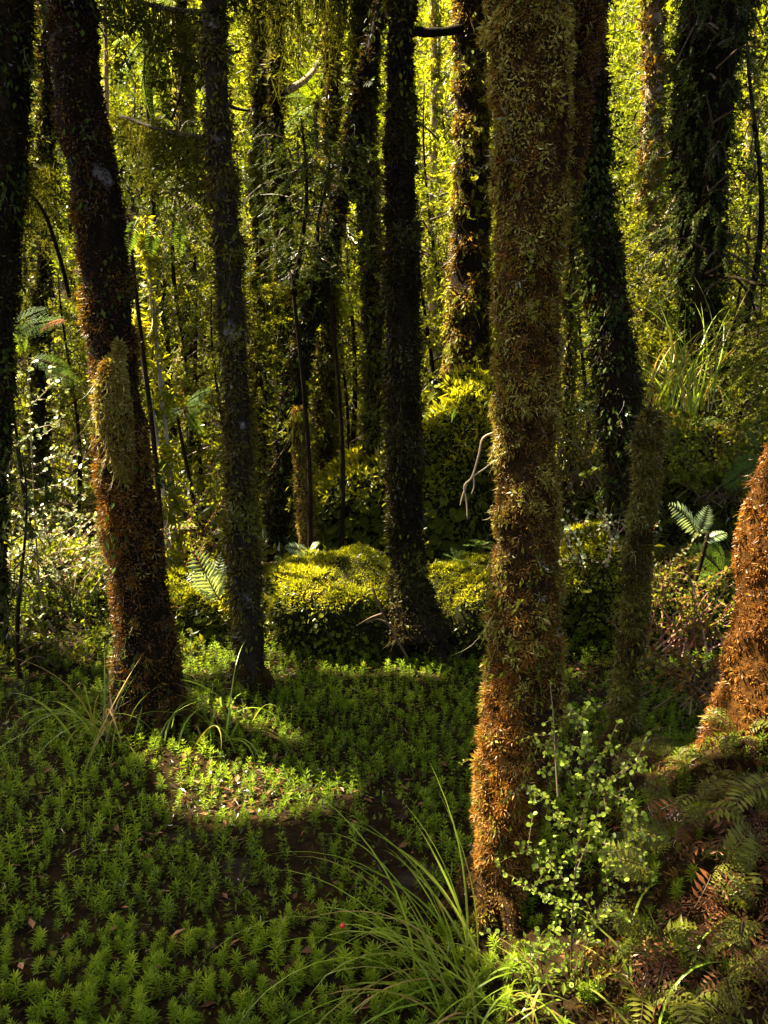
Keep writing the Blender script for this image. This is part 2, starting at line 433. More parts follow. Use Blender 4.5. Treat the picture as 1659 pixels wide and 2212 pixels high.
def T_clump(seed, nl=8, wd=.5, droop=.5):
    """cushion of short curled moss shoots that grows along +Y out of the bark"""
    r = np.random.default_rng(seed); g = Geo()
    th = np.arange(nl) * 2.4 + r.uniform(0, 6); rad = np.sqrt((np.arange(nl) + .5) / nl)
    D = np.stack([np.cos(th) * rad * 1.1, 1.0 - .75 * rad + r.normal(0, .12, nl), np.sin(th) * rad * 1.1 - droop], -1)
    P = np.stack([np.cos(th) * rad * .28, 0 * th, np.sin(th) * rad * .28], -1)
    g.scatter(plain(T_leaf2(1, wd, .3)), P, frames(D, rdir_(r, nl)), r.uniform(.55, 1.1, nl), .5 + r.normal(0, .10, nl))
    return g.tpl()
def rdir_(r, n): return unit(r.normal(size=(n, 3)))
CLUMPS = [T_clump(s, 7, .27) for s in range(7)]
CLUMP4 = [T_clump(80 + s, 4, .34, .35) for s in range(12)]
CLUMPS_FINE = [T_clump(60 + s, 9, .18, .2) for s in range(5)]
def put(g, tpls, pos, Rm, sc, val):
    """scatter a random mix of templates"""
    k = rng.integers(0, len(tpls), len(pos))
    sc = np.asarray(sc, float); val = np.broadcast_to(np.asarray(val, float), (len(pos),))
    for i, t in enumerate(tpls):
        s = k == i
        if s.any(): g.scatter(t, pos[s], Rm[s], sc[s] if sc.ndim else sc, val[s])
    return g

# ------------------------------------------------------------------ ground
def gz(x, y):
    """height of the forest floor"""
    x = np.asarray(x, float); y = np.asarray(y, float)
    P = np.stack([x, y, 0 * x], -1).reshape(-1, 3)
    n = (vnoise(P, 1.1, 3) - 0.5).reshape(x.shape) * 0.10 + (vnoise(P, 4.0, 4) - 0.5).reshape(x.shape) * 0.035
    amp = np.clip((y - 4.6) / 3, 0, 1)
    far = amp * (vnoise(P, 0.45, 5).reshape(x.shape)) * 0.7
    slope = np.clip(y - 8.0, 0, 70) ** 1.1 * 0.30
    bank = (0.42 + 0.5 * (vnoise(P, 3.7, 8).reshape(x.shape) - .5)) * np.exp(-(((x - 1.30) / 0.48) ** 2 + ((y - 2.15) / 0.75) ** 2))     # ferny bank on the right
    left = 0.22 * np.exp(-(((x + 2.1) / 0.8) ** 2 + ((y - 5.2) / 0.7) ** 2))
    near = np.clip((y - 1.0) / 1.0, 0, 1)
    return n * (0.5 + 0.5 * near) + far + slope + bank + left

xs = np.concatenate([np.linspace(-400, -14, 14), np.linspace(-12, -3.2, 30), np.linspace(-3, 3, 90), np.linspace(3.2, 12, 30), np.linspace(14, 400, 14)])
ys = np.concatenate([np.linspace(-400, -6, 10), np.linspace(-4, 1, 14), np.linspace(1.1, 7, 100), np.linspace(7.2, 40, 60), np.linspace(45, 75, 8)])
X, Yg = np.meshgrid(xs, ys)
Zg = gz(X, Yg)
g = Geo(); nx = len(xs)
i = np.arange(len(ys) - 1)[:, None] * nx; j = np.arange(nx - 1)[None]
q = [i + j, i + j + 1, i + nx + j + 1, i + nx + j]
g.add(np.stack([X, Yg, Zg], -1).reshape(-1, 3), np.concatenate([np.stack([q[0], q[1], q[2]], -1).reshape(-1, 3), np.stack([q[0], q[2], q[3]], -1).reshape(-1, 3)]))
tag(g.build('ground', M['ground'], smooth=True), 'dark wet forest floor rising to a wooded slope', kind='structure')

# light gaps: spots meant to be sunlit; the unseen canopy is cut open for them (world point, radius)
GAPS = [(at(700, 1215, 4.85), .55), (at(600, 1260, 4.75), .32), (at(1000, 1230, 4.75), .42), (at(540, 1700, 3.03), .20), (at(640, 1725, 3.0), .15), (at(440, 1690, 3.05), .12),
        (at(230, 1130, 3.6), .30), (at(250, 1250, 3.6), .16), (at(290, 1320, 3.55), .14), (at(1060, 1720, 2.2), .16), (at(1050, 1810, 2.2), .13), (at(1640, 1250, 2.9), .26), (at(1620, 1450, 2.8), .26), (at(1560, 1640, 2.75), .25),
        (at(90, 1150, 5.0), .7), (at(60, 1300, 4.9), .5), (at(70, 950, 4.7), .4), (at(440, 1240, 4.6), .3), (at(1290, 1190, 5.0), .52), (at(1500, 1110, 4.5), .22), (at(1265, 885, 6.0), .3),
        (at(1200, 2050, 1.9), .16), (at(1150, 1990, 1.9), .10), (at(1240, 1880, 1.9), .12), (at(1270, 1700, 1.95), .10), (at(1180, 1830, 1.95), .07), (at(1330, 1610, 1.95), .06), (at(340, 900, 5.2), .5), (at(370, 1150, 5.2), .4), (at(655, 1020, 5.4), .35), (at(1010, 650, 7.0), .5), (at(960, 860, 6.6), .5), (at(730, 960, 6.1), .35),
        (at(1030, 1000, 2.3), .12), (at(1450, 1240, 4.4), .18), (at(1550, 1250, 4.6), .25), (at(1560, 900, 6), .6), (at(235, 820, 3.5), .10), (at(1250, 1000, 5.5), .3)]

# ------------------------------------------------------------------ trees
def moss_on(C, r, n, gmoss, smin, smax, base=0.45, spread=0.16, freq=7, seed=0, hang=0.9, gate=0.0, zmax=9.0, tpls=STRANDS, bias=None, bump=0.0, bfreq=9, tufts=0, mask=None):
    """cover a swept tube with moss; clumps follow a noise, strands stick out and hang"""
    T, a, b = tube_frames(C)
    L = np.concatenate([[0], np.cumsum(np.linalg.norm(np.diff(C, axis=0), axis=1))])
    m = int(n * (1.6 if mask is None else 14))
    s = rng.uniform(0, L[-1], m); th = rng.uniform(0, 2 * np.pi, m)
    ic = lambda A: np.stack([np.interp(s, L, A[:, k]) for k in range(3)], -1)
    c, aa, bb, rr = ic(C), ic(a), ic(b), np.interp(s, L, r)
    N = unit(np.cos(th)[:, None] * aa + np.sin(th)[:, None] * bb)
    P = c + N * rr[:, None] * 0.92
    if bump: P = P + N * lump(c + N * rr[:, None] * .93, rr * .93, bump, bfreq, seed)[:, None]
    w = fbm(P, freq, seed)
    keep = (w + rng.normal(0, 0.12, m) > gate) & (P[:, 2] < zmax)
    if mask is not None: keep &= rng.uniform(0, 1, m) < mask(P, w)
    P, N, w = P[keep][:n], N[keep][:n], w[keep][:n]
    k = len(P)
    D = N * rng.uniform(0.3, 1.0, (k, 1)) + np.array([0, 0, -1.0]) * hang * rng.uniform(0.3, 1.3, (k, 1)) + rng.normal(0, .35, (k, 3))
    sc = rng.uniform(smin, smax, k) * (0.55 + 0.9 * w)
    val = base + (w - 0.5) * 1.4 + rng.normal(0, spread, k)
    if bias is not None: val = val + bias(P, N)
    if any(tpls[0] is q[0] for q in (CLUMPS, CLUMPS_FINE, CLUMP4)):
        put(gmoss, tpls, P, frames(N + rng.normal(0, .25, (k, 3)), np.array([0, 0, 1.0]) + rng.normal(0, .25, (k, 3))), sc, np.clip(val, 0, 1))
    else:
        put(gmoss, tpls, P, frames(D, N + rng.normal(0, .3, (k, 3))), sc, np.clip(val, 0, 1))
    if tufts:                                                                    # shaggy clumps that hang off the surface
        i = rng.integers(0, k, tufts); m = 14; ii = np.repeat(i, m)
        tv = np.repeat(np.clip(val[i] + rng.normal(.06, .16, tufts), 0, 1), m); ts = np.repeat(rng.uniform(.7, 1.6, tufts), m)
        Q = P[ii] + N[ii] * (rng.uniform(0, .5, (len(ii), 1)) * smax) + rng.normal(0, .35 * smax, (len(ii), 3))
        DD = N[ii] * rng.uniform(.1, 1.0, (len(ii), 1)) + rng.normal(0, .45, (len(ii), 3)) + [0, 0, -.9]
        put(gmoss, STRANDS, Q, frames(DD, N[ii] + rng.normal(0, .4, (len(ii), 3))), rng.uniform(.5, 1, len(ii)) * smax * ts * .8, np.clip(tv + rng.normal(0, .08, len(ii)), 0, 1))
    return P, N, w

TREES = {}
def path_px(pts, Y, n=50, top=None, lean=0.0):
    """pts = (px, py, width px) from the top of the trunk down; Y may change along it"""
    Q = []
    for p in pts:
        px, py, w = p[:3]; YY = p[3] if len(p) > 3 else Y
        Q.append([*at(px, py, YY), 0.5 * w / FPX * depth(px, py, YY)])
    Q = np.array(Q)
    if top is not None:
        d = Q[0, :3] - Q[1, :3]; d = d / max(d[2], 1e-3); d[:2] = np.clip(d[:2], -.3, .3)
        k = (top - Q[0, 2])
        e1 = np.array([*(Q[0, :3] + d * k * 0.5), Q[0, 3] * 0.9]); e2 = np.array([*(Q[0, :3] + d * k), Q[0, 3] * 0.7])
        Q = np.vstack([e2, e1, Q])
    W = smooth_path(Q, n)
    return W[:, :3], np.maximum(W[:, 3], 0.002)

def tree(key, name, label, pts, Y, n_moss_, mat, moss, top=7.0, seed=0, smin=.02, smax=.045, base=.45, gate=0.2, hang=.9, bump=.28, group=None, bias=None, leaves=0, leafmat='leaf_mid', freq=7, nring=60, cat='tree', leafsize=(.05, .12), tpls=None, nside=18, bfreq=7, tufts=None):
    n_moss = int(n_moss_ * (1.5 if tpls is None else 1))
    C, r = path_px(pts, Y, nring, top)
    foot = C[-1].copy()
    root = empty(name, foot, label, cat, group)
    g = Geo(); V, F = tube(C, r * 0.93, nside, bump, bfreq, seed); g.add(V, F)
    tr = g.build('trunk', mat, root, smooth=True)
    if n_moss:
        gm = Geo()
        P, N, w = moss_on(C, r, n_moss, gm, smin, smax, base=base, seed=seed, gate=gate, zmax=0.42 * Y + 2.0, hang=hang, bias=bias, freq=freq, bump=bump, bfreq=bfreq, tufts=n_moss // 40 if tufts is None else tufts, tpls=tpls or CLUMP4)
        gm.build('moss', moss, tr, kind='stuff')
        if leaves:
            w2 = fbm(P, 3.5, seed + 50) + rng.normal(0, .06, len(P))
            idx = np.argsort(-w2)[:max(leaves * 3, len(P) // 2)]; gl = Geo()
            i1 = rng.choice(idx, leaves // 2); i2 = rng.choice(idx, leaves * 6)
            D = N[i1] + rng.normal(0, .5, (len(i1), 3)) + [0, 0, -0.5]
            put(gl, LITE, P[i1], frames(D, np.tile([0, 0, 1.0], (len(i1), 1)) + rng.normal(0, .4, (len(i1), 3))), rng.uniform(*leafsize, len(i1)) * 1.7, np.clip(.55 + rng.normal(0, .18, len(i1)), 0, 1))
            D = N[i2] * rng.uniform(.1, .9, (len(i2), 1)) + rng.normal(0, .3, (len(i2), 3)) + [0, 0, -1.0]; lz = rng.uniform(.25, .55, len(i2)) * leafsize[1]
            gl.scatter(plain(T_leaf2(1, .42)), P[i2] + N[i2] * (lz * rng.uniform(0, .8, len(i2)))[:, None], frames(D, N[i2] + [0, 0, .4] + rng.normal(0, .3, (len(i2), 3))), lz, np.clip(.5 + (w2[i2] - .5) + rng.normal(0, .2, len(i2)), 0, 1))
            i3 = rng.choice(len(P), min(160, 40 + leaves // 3) if Y > 3 else 16); ng = len(i3)
            gb = Geo(); put(gb, STRANDS_LONG, P[i3] + N[i3] * .01, frames(N[i3] * rng.uniform(.05, .5, (ng, 1)) + rng.normal(0, .12, (ng, 3)) + [0, 0, -1], N[i3] + rng.normal(0, .4, (ng, 3))), rng.uniform(.05, .2, ng) * (1.5 if Y > 4.2 else .8), np.clip(base + rng.normal(.1, .15, ng), 0, 1))
            gb.build('moss_beard', moss, tr, kind='stuff')
            gl.build('climbing_leaves', [M[leafmat], M['twig']], tr, kind='stuff')
    TREES[key] = (root, C, r)
    return root, tr, C, r

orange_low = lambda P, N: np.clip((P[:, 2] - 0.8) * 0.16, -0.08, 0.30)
tree('edge', 'forest_tree', 'dark mossy trunk cut off by the left edge', [(30, -60, 92), (22, 300, 68), (2, 620, 62), (-8, 900, 58), (-22, 1150, 62), (-30, 1450, 100)], 4.4, 2600, M['bark'], M['moss_dark'], 7.2, 1, leaves=200, leafsize=(.04, .09), leafmat='leaf_dark')
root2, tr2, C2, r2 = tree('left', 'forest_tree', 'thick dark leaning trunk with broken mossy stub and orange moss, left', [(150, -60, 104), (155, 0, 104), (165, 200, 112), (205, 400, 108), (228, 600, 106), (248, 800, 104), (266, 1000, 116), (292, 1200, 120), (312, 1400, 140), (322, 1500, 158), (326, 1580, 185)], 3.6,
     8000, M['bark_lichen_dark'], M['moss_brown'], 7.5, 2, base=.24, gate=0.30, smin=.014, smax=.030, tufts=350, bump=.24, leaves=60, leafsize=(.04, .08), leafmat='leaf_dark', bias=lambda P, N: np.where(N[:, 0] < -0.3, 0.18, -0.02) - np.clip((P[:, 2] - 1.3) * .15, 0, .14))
tree('lichen', 'forest_tree', 'slim trunk with pale lichen patches, second from left', [(455, -60, 58), (460, 0, 58), (468, 200, 55), (482, 400, 60), (495, 600, 62), (510, 800, 58), (516, 1000, 58), (526, 1200, 66), (540, 1400, 70), (542, 1480, 80), (544, 1540, 100)], 3.97,
     4200, M['bark_lichen'], M['moss_olive'], 7.5, 3, base=.34, gate=0.44, smin=.015, smax=.045, leaves=90, leafsize=(.03, .07), leafmat='leaf_mid')
tree('slim', 'forest_tree', 'ragged slim trunk just left of the central mound tree', [(795, -60, 46), (793, 0, 46), (786, 300, 42), (806, 600, 38), (810, 900, 38), (811, 1080, 44), (812, 1200, 60)], 6.1, 2400, M['bark'], M['moss_olive'], 8, 4, base=.40, gate=.33, smin=.03, smax=.07, leaves=160)
tree('mound', 'forest_tree', 'dark fuzzy straight trunk rooted between the two sunlit moss mounds', [(870, -60, 44), (868, 0, 46), (865, 180, 52), (864, 400, 62), (867, 560, 66), (868, 800, 66), (872, 1000, 70), (878, 1150, 66), (884, 1240, 70), (889, 1270, 84), (893, 1310, 112), (898, 1370, 165)], 4.5,
     6500, M['bark'], M['moss_dark'], 7.5, 5, base=.55, gate=.25, smin=.02, smax=.045, hang=.5, leaves=80, leafsize=(.04, .08), leafmat='leaf_mid')
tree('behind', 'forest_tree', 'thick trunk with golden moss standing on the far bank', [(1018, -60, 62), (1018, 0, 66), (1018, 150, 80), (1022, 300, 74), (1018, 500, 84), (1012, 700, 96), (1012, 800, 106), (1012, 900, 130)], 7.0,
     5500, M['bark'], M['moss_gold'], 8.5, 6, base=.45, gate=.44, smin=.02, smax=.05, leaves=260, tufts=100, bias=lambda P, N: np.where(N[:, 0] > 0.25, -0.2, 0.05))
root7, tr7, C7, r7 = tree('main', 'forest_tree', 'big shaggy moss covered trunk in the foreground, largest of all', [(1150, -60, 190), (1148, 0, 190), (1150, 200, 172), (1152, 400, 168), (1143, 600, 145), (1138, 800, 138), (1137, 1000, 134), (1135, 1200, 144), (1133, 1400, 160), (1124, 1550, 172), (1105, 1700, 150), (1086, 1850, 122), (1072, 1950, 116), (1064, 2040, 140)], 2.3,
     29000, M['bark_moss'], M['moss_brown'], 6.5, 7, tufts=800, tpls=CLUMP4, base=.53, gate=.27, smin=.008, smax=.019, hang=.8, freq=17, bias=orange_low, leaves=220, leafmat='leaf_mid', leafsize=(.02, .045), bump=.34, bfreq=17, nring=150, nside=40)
# the second stem that forks off the big tree high up
Cs, rs = path_px([(1262, -80, 90), (1256, 60, 84), (1240, 220, 80), (1216, 380, 78), (1185, 520, 74), (1160, 640, 60)], 2.38, 40, 6.0)
g = Geo(); V, F = tube(Cs, rs * .93, 16, .2, 9, 70); g.add(V, F); st = g.build('second_stem', M['bark_moss'], root7, smooth=True)
gm = Geo(); moss_on(Cs, rs, 4500, gm, .010, .024, base=.34, seed=71, gate=.22, zmax=3.2, freq=13, tpls=CLUMPS, tufts=150); gm.build('moss', M['moss_brown'], st, kind='stuff')
tree('rdark', 'forest_tree', 'dark leaning trunk right of the big shaggy one', [(1292, -60, 56), (1286, 0, 56), (1280, 200, 56), (1284, 400, 66), (1305, 600, 76), (1330, 800, 84), (1345, 1000, 82), (1352, 1130, 84), (1356, 1330, 110)], 5.1, 3000, M['bark'], M['moss_dark'], 7.5, 8, base=.5, gate=.28, smin=.025, smax=.06, leaves=500, leafsize=(.04, .09), leafmat='leaf_dark')
tree('stump', 'tree_stump', 'slim shaggy broken stump with rounded mossy top, right of big trunk', [(1412, 888, 14), (1406, 908, 34), (1400, 960, 46), (1396, 1050, 44), (1380, 1180, 50), (1370, 1350, 46), (1350, 1500, 48), (1342, 1620, 46), (1336, 1740, 62)], 3.3,
     4600, M['bark_moss'], M['moss_olive'], None, 9, base=.42, gate=.25, smin=.014, smax=.032, hang=1.2, freq=11, bias=lambda P, N: 0.16, cat='stump', leaves=20, leafsize=(.03, .06), bump=.38, bfreq=13, tufts=420, nring=90)
tree('rtop', 'forest_tree', 'broad dark trunk at the upper right above the sedge', [(1552, -60, 140), (1545, 0, 140), (1522, 200, 128), (1510, 400, 110), (1512, 600, 86), (1512, 760, 84), (1512, 1000, 110)], 6.6, 2500, M['bark'], M['moss_dark'], 8.5, 10, base=.42, gate=.38, smin=.03, smax=.07, leaves=800, leafmat='leaf_dark')
tree('orange', 'forest_tree', 'bright orange mossy trunk flaring at the right edge', [(1800, 700, 120), (1740, 930, 130), (1698, 1060, 140), (1676, 1200, 160), (1672, 1350, 184), (1668, 1480, 220), (1656, 1580, 264), (1648, 1660, 300), (1640, 1760, 340)], 2.8,
     14000, M['bark_orange'], M['moss_orange'], 6.5, 11, base=.46, gate=.26, smin=.010, smax=.026, hang=.5, freq=9, tpls=CLUMP4, tufts=250, bump=.3, bfreq=7, nring=90, nside=30)

# moss covered broken stub on the left leaning trunk
Cb, rb = path_px([(258, 738, 8), (256, 770, 18), (244, 796, 52), (240, 850, 70), (252, 930, 70), (274, 1040, 24)], 3.50, 30)
g = Geo(); V, F = tube(Cb, rb * .9, 14, .2, 12, 5); g.add(V, F); stb = g.build('broken_stub', M['bark'], root2, smooth=True)
gm = Geo(); moss_on(Cb, rb, 2600, gm, .012, .028, base=.72, seed=21, gate=.25, tpls=CLUMP4); 
gm.build('moss', M['moss_brown'], stb, kind='stuff')
gm = Geo()
k = 260; i0 = rng.integers(8, 29, k); th = rng.uniform(0, 6.28, k)
P = Cb[i0] + np.stack([np.cos(th) * rb[i0], np.sin(th) * rb[i0], 0 * th], -1)
put(gm, STRANDS_LONG, P, frames(np.stack([np.cos(th) * .25, np.sin(th) * .25, -np.ones(k)], -1) + rng.normal(0, .15, (k, 3)), np.stack([np.cos(th), np.sin(th), 0 * th], -1)), rng.uniform(.05, .16, k), .8)
gm.build('trailing_strands', M['moss_brown'], stb, kind='stuff')
# orange moss patches on the leaning and big trunks, sunlit tone painted into their colour
def project(P):
    d = P - CAM
    fwd = np.array([0, math.cos(PITCH), -math.sin(PITCH)]); up = np.array([0, math.sin(PITCH), math.cos(PITCH)])
    z = d @ fwd
    return 829.5 + FPX * d[:, 0] / z, 1106 - FPX * (d @ up) / z, z
def patch(key, part, c, size, n, mat, smin, smax, base, bump, bfreq, seed):
    """orange moss, toned as sunlit, in a soft edged patch round the point c of a trunk"""
    root, C, r = TREES[key]; gm = Geo()
    mask = lambda P, w: np.exp(-(((P - c) / size) ** 2).sum(1) * 1.2) * np.clip((w - .36) * 5, 0, 1)
    moss_on(C, r * 1.02, n, gm, smin, smax, base=base, seed=seed, gate=0, freq=9, bump=bump, bfreq=bfreq, tpls=CLUMPS_FINE, mask=mask)
    gm.build('sunlit_orange_moss', mat, part, kind='stuff')
patch('left', tr2, at(238, 1130, 3.55), np.array([.12, .2, .34]), 1500, M['moss_orange'], .014, .032, .5, .24, 7, 2)
patch('left', tr2, at(285, 1320, 3.5), np.array([.07, .2, .14]), 500, M['moss_orange'], .014, .032, .55, .24, 7, 2)
patch('left', tr2, at(172, 560, 3.55), np.array([.06, .2, .2]), 260, M['moss_orange'], .014, .03, .4, .24, 7, 2)
patch('main', tr7, at(1060, 1720, 2.2), np.array([.15, .18, .36]), 3200, M['moss_orange'], .008, .022, .5, .34, 17, 7)
patch('main', tr7, at(1120, 1400, 2.2), np.array([.14, .2, .22]), 900, M['moss_orange'], .008, .02, .42, .34, 17, 7)
patch('main', tr7, at(1080, 420, 2.2), np.array([.10, .2, .35]), 900, M['moss_orange'], .008, .02, .40, .34, 17, 7)

M['lichen'] = leaf_mat('grey_green_lichen', [(0, (0.07, 0.08, 0.04)), (0.5, (0.15, 0.165, 0.085)), (1, (0.26, 0.27, 0.16))], 0.2, 0.05, 0.5)
for px_, py_, n_ in ((1085, 210, 160), (1078, 290, 120), (1072, 850, 90), (1095, 640, 60), (1180, 1290, 60), (1120, 1010, 50)):
    root_, C_, r_ = TREES['main']; gm = Geo(); c_ = at(px_, py_, 2.2)
    moss_on(C_, r_ * 1.05, n_, gm, .012, .026, base=.5, gate=0, freq=9, bump=.34, bfreq=17, seed=7, tpls=CLUMPS, mask=lambda P, w: np.exp(-(((P - c_) / np.array([.05, .12, .07])) ** 2).sum(1)))
    gm.build('lichen', M['lichen'], tr7, kind='stuff')
def roots(key, n, L, r0, mat, moss=None):
    root, C, r = TREES[key]; b = C[-1]
    for k in range(n):
        a = 6.28 * k / n + rng.normal(0, .3); d = np.array([math.cos(a), math.sin(a), 0]); l = L * rng.uniform(.7, 1.2)
        p = []
        for t in (0, .25, .6, 1.0):
            q = b + d * (r[-1] * .4 + l * t) + np.array([rng.normal(0, .02), rng.normal(0, .02), 0]); g0 = float(gz(q[0], q[1])); q[2] = g0 + (.13 * (1 - t) ** 2.2 - .015 - .02 * t); p.append(q)
        c = smooth_path(np.array(p), 14); g = Geo(); V, F = tube(c, np.linspace(r0, r0 * .35, 14), 8, .25, 12, k); g.add(V, F)
        o = g.build('root', mat, root, smooth=True)
        if moss: gm = Geo(); moss_on(c, np.linspace(r0, r0 * .35, 14), 260, gm, .008, .02, base=.45, seed=k, tpls=CLUMP4); gm.build('moss', moss, o, kind='stuff')
roots('left', 6, .26, .05, M['bark_moss'], M['moss_brown'])
roots('lichen', 5, .18, .032, M['bark_moss'], M['moss_olive'])
roots('main', 6, .2, .035, M['bark_moss'], M['moss_brown'])
roots('mound', 6, .28, .045, M['bark'], M['moss_dark'])
roots('stump', 4, .15, .025, M['bark_moss'], M['moss_olive'])

# --- slender stems
tree('lean', 'slender_tree', 'thin dark trunk leaning left behind the lichen trunk', [(770, 260, 30), (735, 420, 36), (698, 570, 40), (662, 720, 44), (636, 850, 44), (612, 1000, 44), (590, 1200, 50)], 5.7, 1800, M['bark'], M['moss_dark'], 5.5, 31, base=.5, gate=.3, smin=.03, smax=.06, leaves=90, leafmat='leaf_dark')
tree('stub', 'tree_stump', 'thin golden mossy snag standing behind the moss mound', [(643, 880, 12), (645, 900, 30), (652, 1000, 32), (662, 1120, 36), (672, 1230, 44)], 5.35, 2200, M['bark_moss'], M['moss_gold'], None, 32, base=.7, gate=.1, smin=.012, smax=.03, cat='stump', tufts=0, leaves=30)
tree('thin_a', 'slender_tree', 'thin dark stem hanging at the top between lichen and mound trunks', [(602, -60, 16), (600, 0, 15), (596, 160, 15), (602, 290, 18), (612, 520, 20), (622, 800, 22), (632, 1100, 26)], 6.3, 1500, M['bark'], M['moss_dark'], 7, 33, base=.5, gate=.3, smin=.03, smax=.07, leaves=60)
def pole(label, pts, Y, mat, moss, n, base=.5, top=None, leaves=80, leafmat='leaf_far', seed=60, gate=.3, name='slender_tree', leafsize=(.04, .10)):
    return tree(label, name, label, pts, Y, n, mat, moss, top, seed, base=base, gate=gate, smin=.03, smax=.08, leaves=leaves, leafmat=leafmat, nring=40, leafsize=leafsize)
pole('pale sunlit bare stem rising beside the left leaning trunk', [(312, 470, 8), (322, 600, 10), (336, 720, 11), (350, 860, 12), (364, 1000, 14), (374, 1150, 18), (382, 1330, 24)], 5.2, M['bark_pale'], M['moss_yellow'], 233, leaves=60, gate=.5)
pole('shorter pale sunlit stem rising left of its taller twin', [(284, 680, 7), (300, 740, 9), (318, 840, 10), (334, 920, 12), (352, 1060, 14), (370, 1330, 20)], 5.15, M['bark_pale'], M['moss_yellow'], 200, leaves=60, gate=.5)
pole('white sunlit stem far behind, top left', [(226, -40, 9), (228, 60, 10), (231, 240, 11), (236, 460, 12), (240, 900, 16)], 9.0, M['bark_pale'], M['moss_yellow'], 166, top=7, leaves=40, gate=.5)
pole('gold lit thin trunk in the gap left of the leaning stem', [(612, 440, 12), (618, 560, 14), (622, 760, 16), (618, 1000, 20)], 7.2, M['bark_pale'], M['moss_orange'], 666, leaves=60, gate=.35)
pole('hazy green draped trunk between the left and lichen trunks', [(392, -40, 26), (398, 200, 26), (402, 500, 28), (410, 800, 30), (416, 1150, 36)], 7.6, M['bark'], M['moss_olive'], 1666, top=7, leaves=260, seed=64)
pole('draped mossy trunk close right of the lichen trunk', [(562, 180, 22), (560, 400, 26), (566, 700, 28), (572, 1100, 36)], 6.6, M['bark'], M['moss_olive'], 1666, top=6, leaves=220, seed=65)
pole('draped dark trunk right of the pendulous dark foliage', [(716, 250, 30), (712, 480, 34), (706, 760, 36), (700, 1100, 44)], 6.8, M['bark_moss'], M['moss_olive'], 1333, top=7, leaves=360, leafmat='leaf_far', seed=66)
pole('gold mossy slim trunk right behind the big shaggy one', [(1234, 500, 16), (1230, 700, 18), (1226, 900, 20), (1222, 1150, 26)], 5.9, M['bark'], M['moss_olive'], 866, top=5, leaves=160, seed=67)
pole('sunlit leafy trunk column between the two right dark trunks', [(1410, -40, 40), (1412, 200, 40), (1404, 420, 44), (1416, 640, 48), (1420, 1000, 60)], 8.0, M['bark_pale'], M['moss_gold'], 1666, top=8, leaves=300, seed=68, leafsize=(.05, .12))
pole('shadowy slim trunk far left beside the edge trunk', [(96, -40, 18), (100, 300, 20), (90, 600, 22), (80, 1150, 30)], 6.2, M['bark'], M['moss_dark'], 833, top=7, leaves=140, leafmat='leaf_mid', seed=69)
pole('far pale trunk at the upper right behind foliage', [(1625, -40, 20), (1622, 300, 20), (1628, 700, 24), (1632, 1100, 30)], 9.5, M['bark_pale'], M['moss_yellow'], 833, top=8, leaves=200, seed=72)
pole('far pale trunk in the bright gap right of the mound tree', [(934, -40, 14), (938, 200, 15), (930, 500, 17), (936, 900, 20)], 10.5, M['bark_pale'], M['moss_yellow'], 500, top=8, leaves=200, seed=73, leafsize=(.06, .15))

# --- unseen crowns overhead: leafy canopy, its cover and openings shaped to place sun and shade
def in_gap(P, extra=0.0):
    out = np.zeros(len(P), bool); wob = .55 + .8 * fbm(P, 2.6, 33)
    for c, rad in GAPS:
        d = P - np.asarray(c)
        d = d - (d @ S)[:, None] * S
        out |= np.linalg.norm(d, axis=1) < (rad + extra) * wob
    return out
NC = 6200
P = np.stack([rng.uniform(-9.5, 4.5, NC), rng.uniform(2.8, 7.7, NC), rng.uniform(5.7, 8.6, NC)], -1)
PM = np.stack([rng.uniform(-3, 2, 1400), rng.uniform(3.4, 6.2, 1400), rng.uniform(5.2, 6.6, 1400)], -1); PN = np.stack([rng.uniform(-4.4, -1.4, 600), rng.uniform(2.5, 4.0, 600), rng.uniform(5.5, 7.0, 600)], -1); P = np.vstack([P, PM, PN])  # extra unseen sprays added to darken the middle ground and fern bank
P = P[(P[:, 2] > 0.40 * P[:, 1] + 2.1)]
keep = fbm(P, .9, 90) + rng.normal(0, .1, len(P)) > 0.22
P = P[keep]
keys = ['edge', 'left', 'lichen', 'mound', 'slim', 'behind', 'main', 'rdark', 'rtop', 'orange']
heads = np.array([TREES[k][1][0] for k in keys])
near = np.argmin(np.linalg.norm(P[:, None, :2] - heads[None, :, :2], axis=-1) + rng.normal(0, .3, (len(P), len(keys))), axis=1)
for i, k in enumerate(keys):
    root, C, r = TREES[k]
    Q = P[near == i]
    if len(Q) == 0: continue
    g = Geo(); D = rdir(len(Q)) * [1, 1, .4] + [0, 0, -.2]
    put(g, LITE, Q, frames(D, np.tile([0, 0, 1.0], (len(Q), 1)) + rng.normal(0, .35, (len(Q), 3))), rng.uniform(.5, .85, len(Q)), np.clip(.45 + rng.normal(0, .15, len(Q)), 0, 1))
    g.cull(lambda c: in_gap(c, .07))  # leaves removed along the sun's path to the chosen lit spots
    for q in Q[rng.choice(len(Q), min(7, len(Q)), False)]:                       # limbs reaching out to the leaves
        b = C[4]; L = smooth_path(np.array([b, b * .5 + q * .5 + [0, 0, .35], q]), 8)
        V, F = tube(L, np.linspace(r[4] * .5, .012, 8), 6); g.add(V, F, .3, 1)
    g.build('crown', [M['leaf_mid'], M['twig']], root)

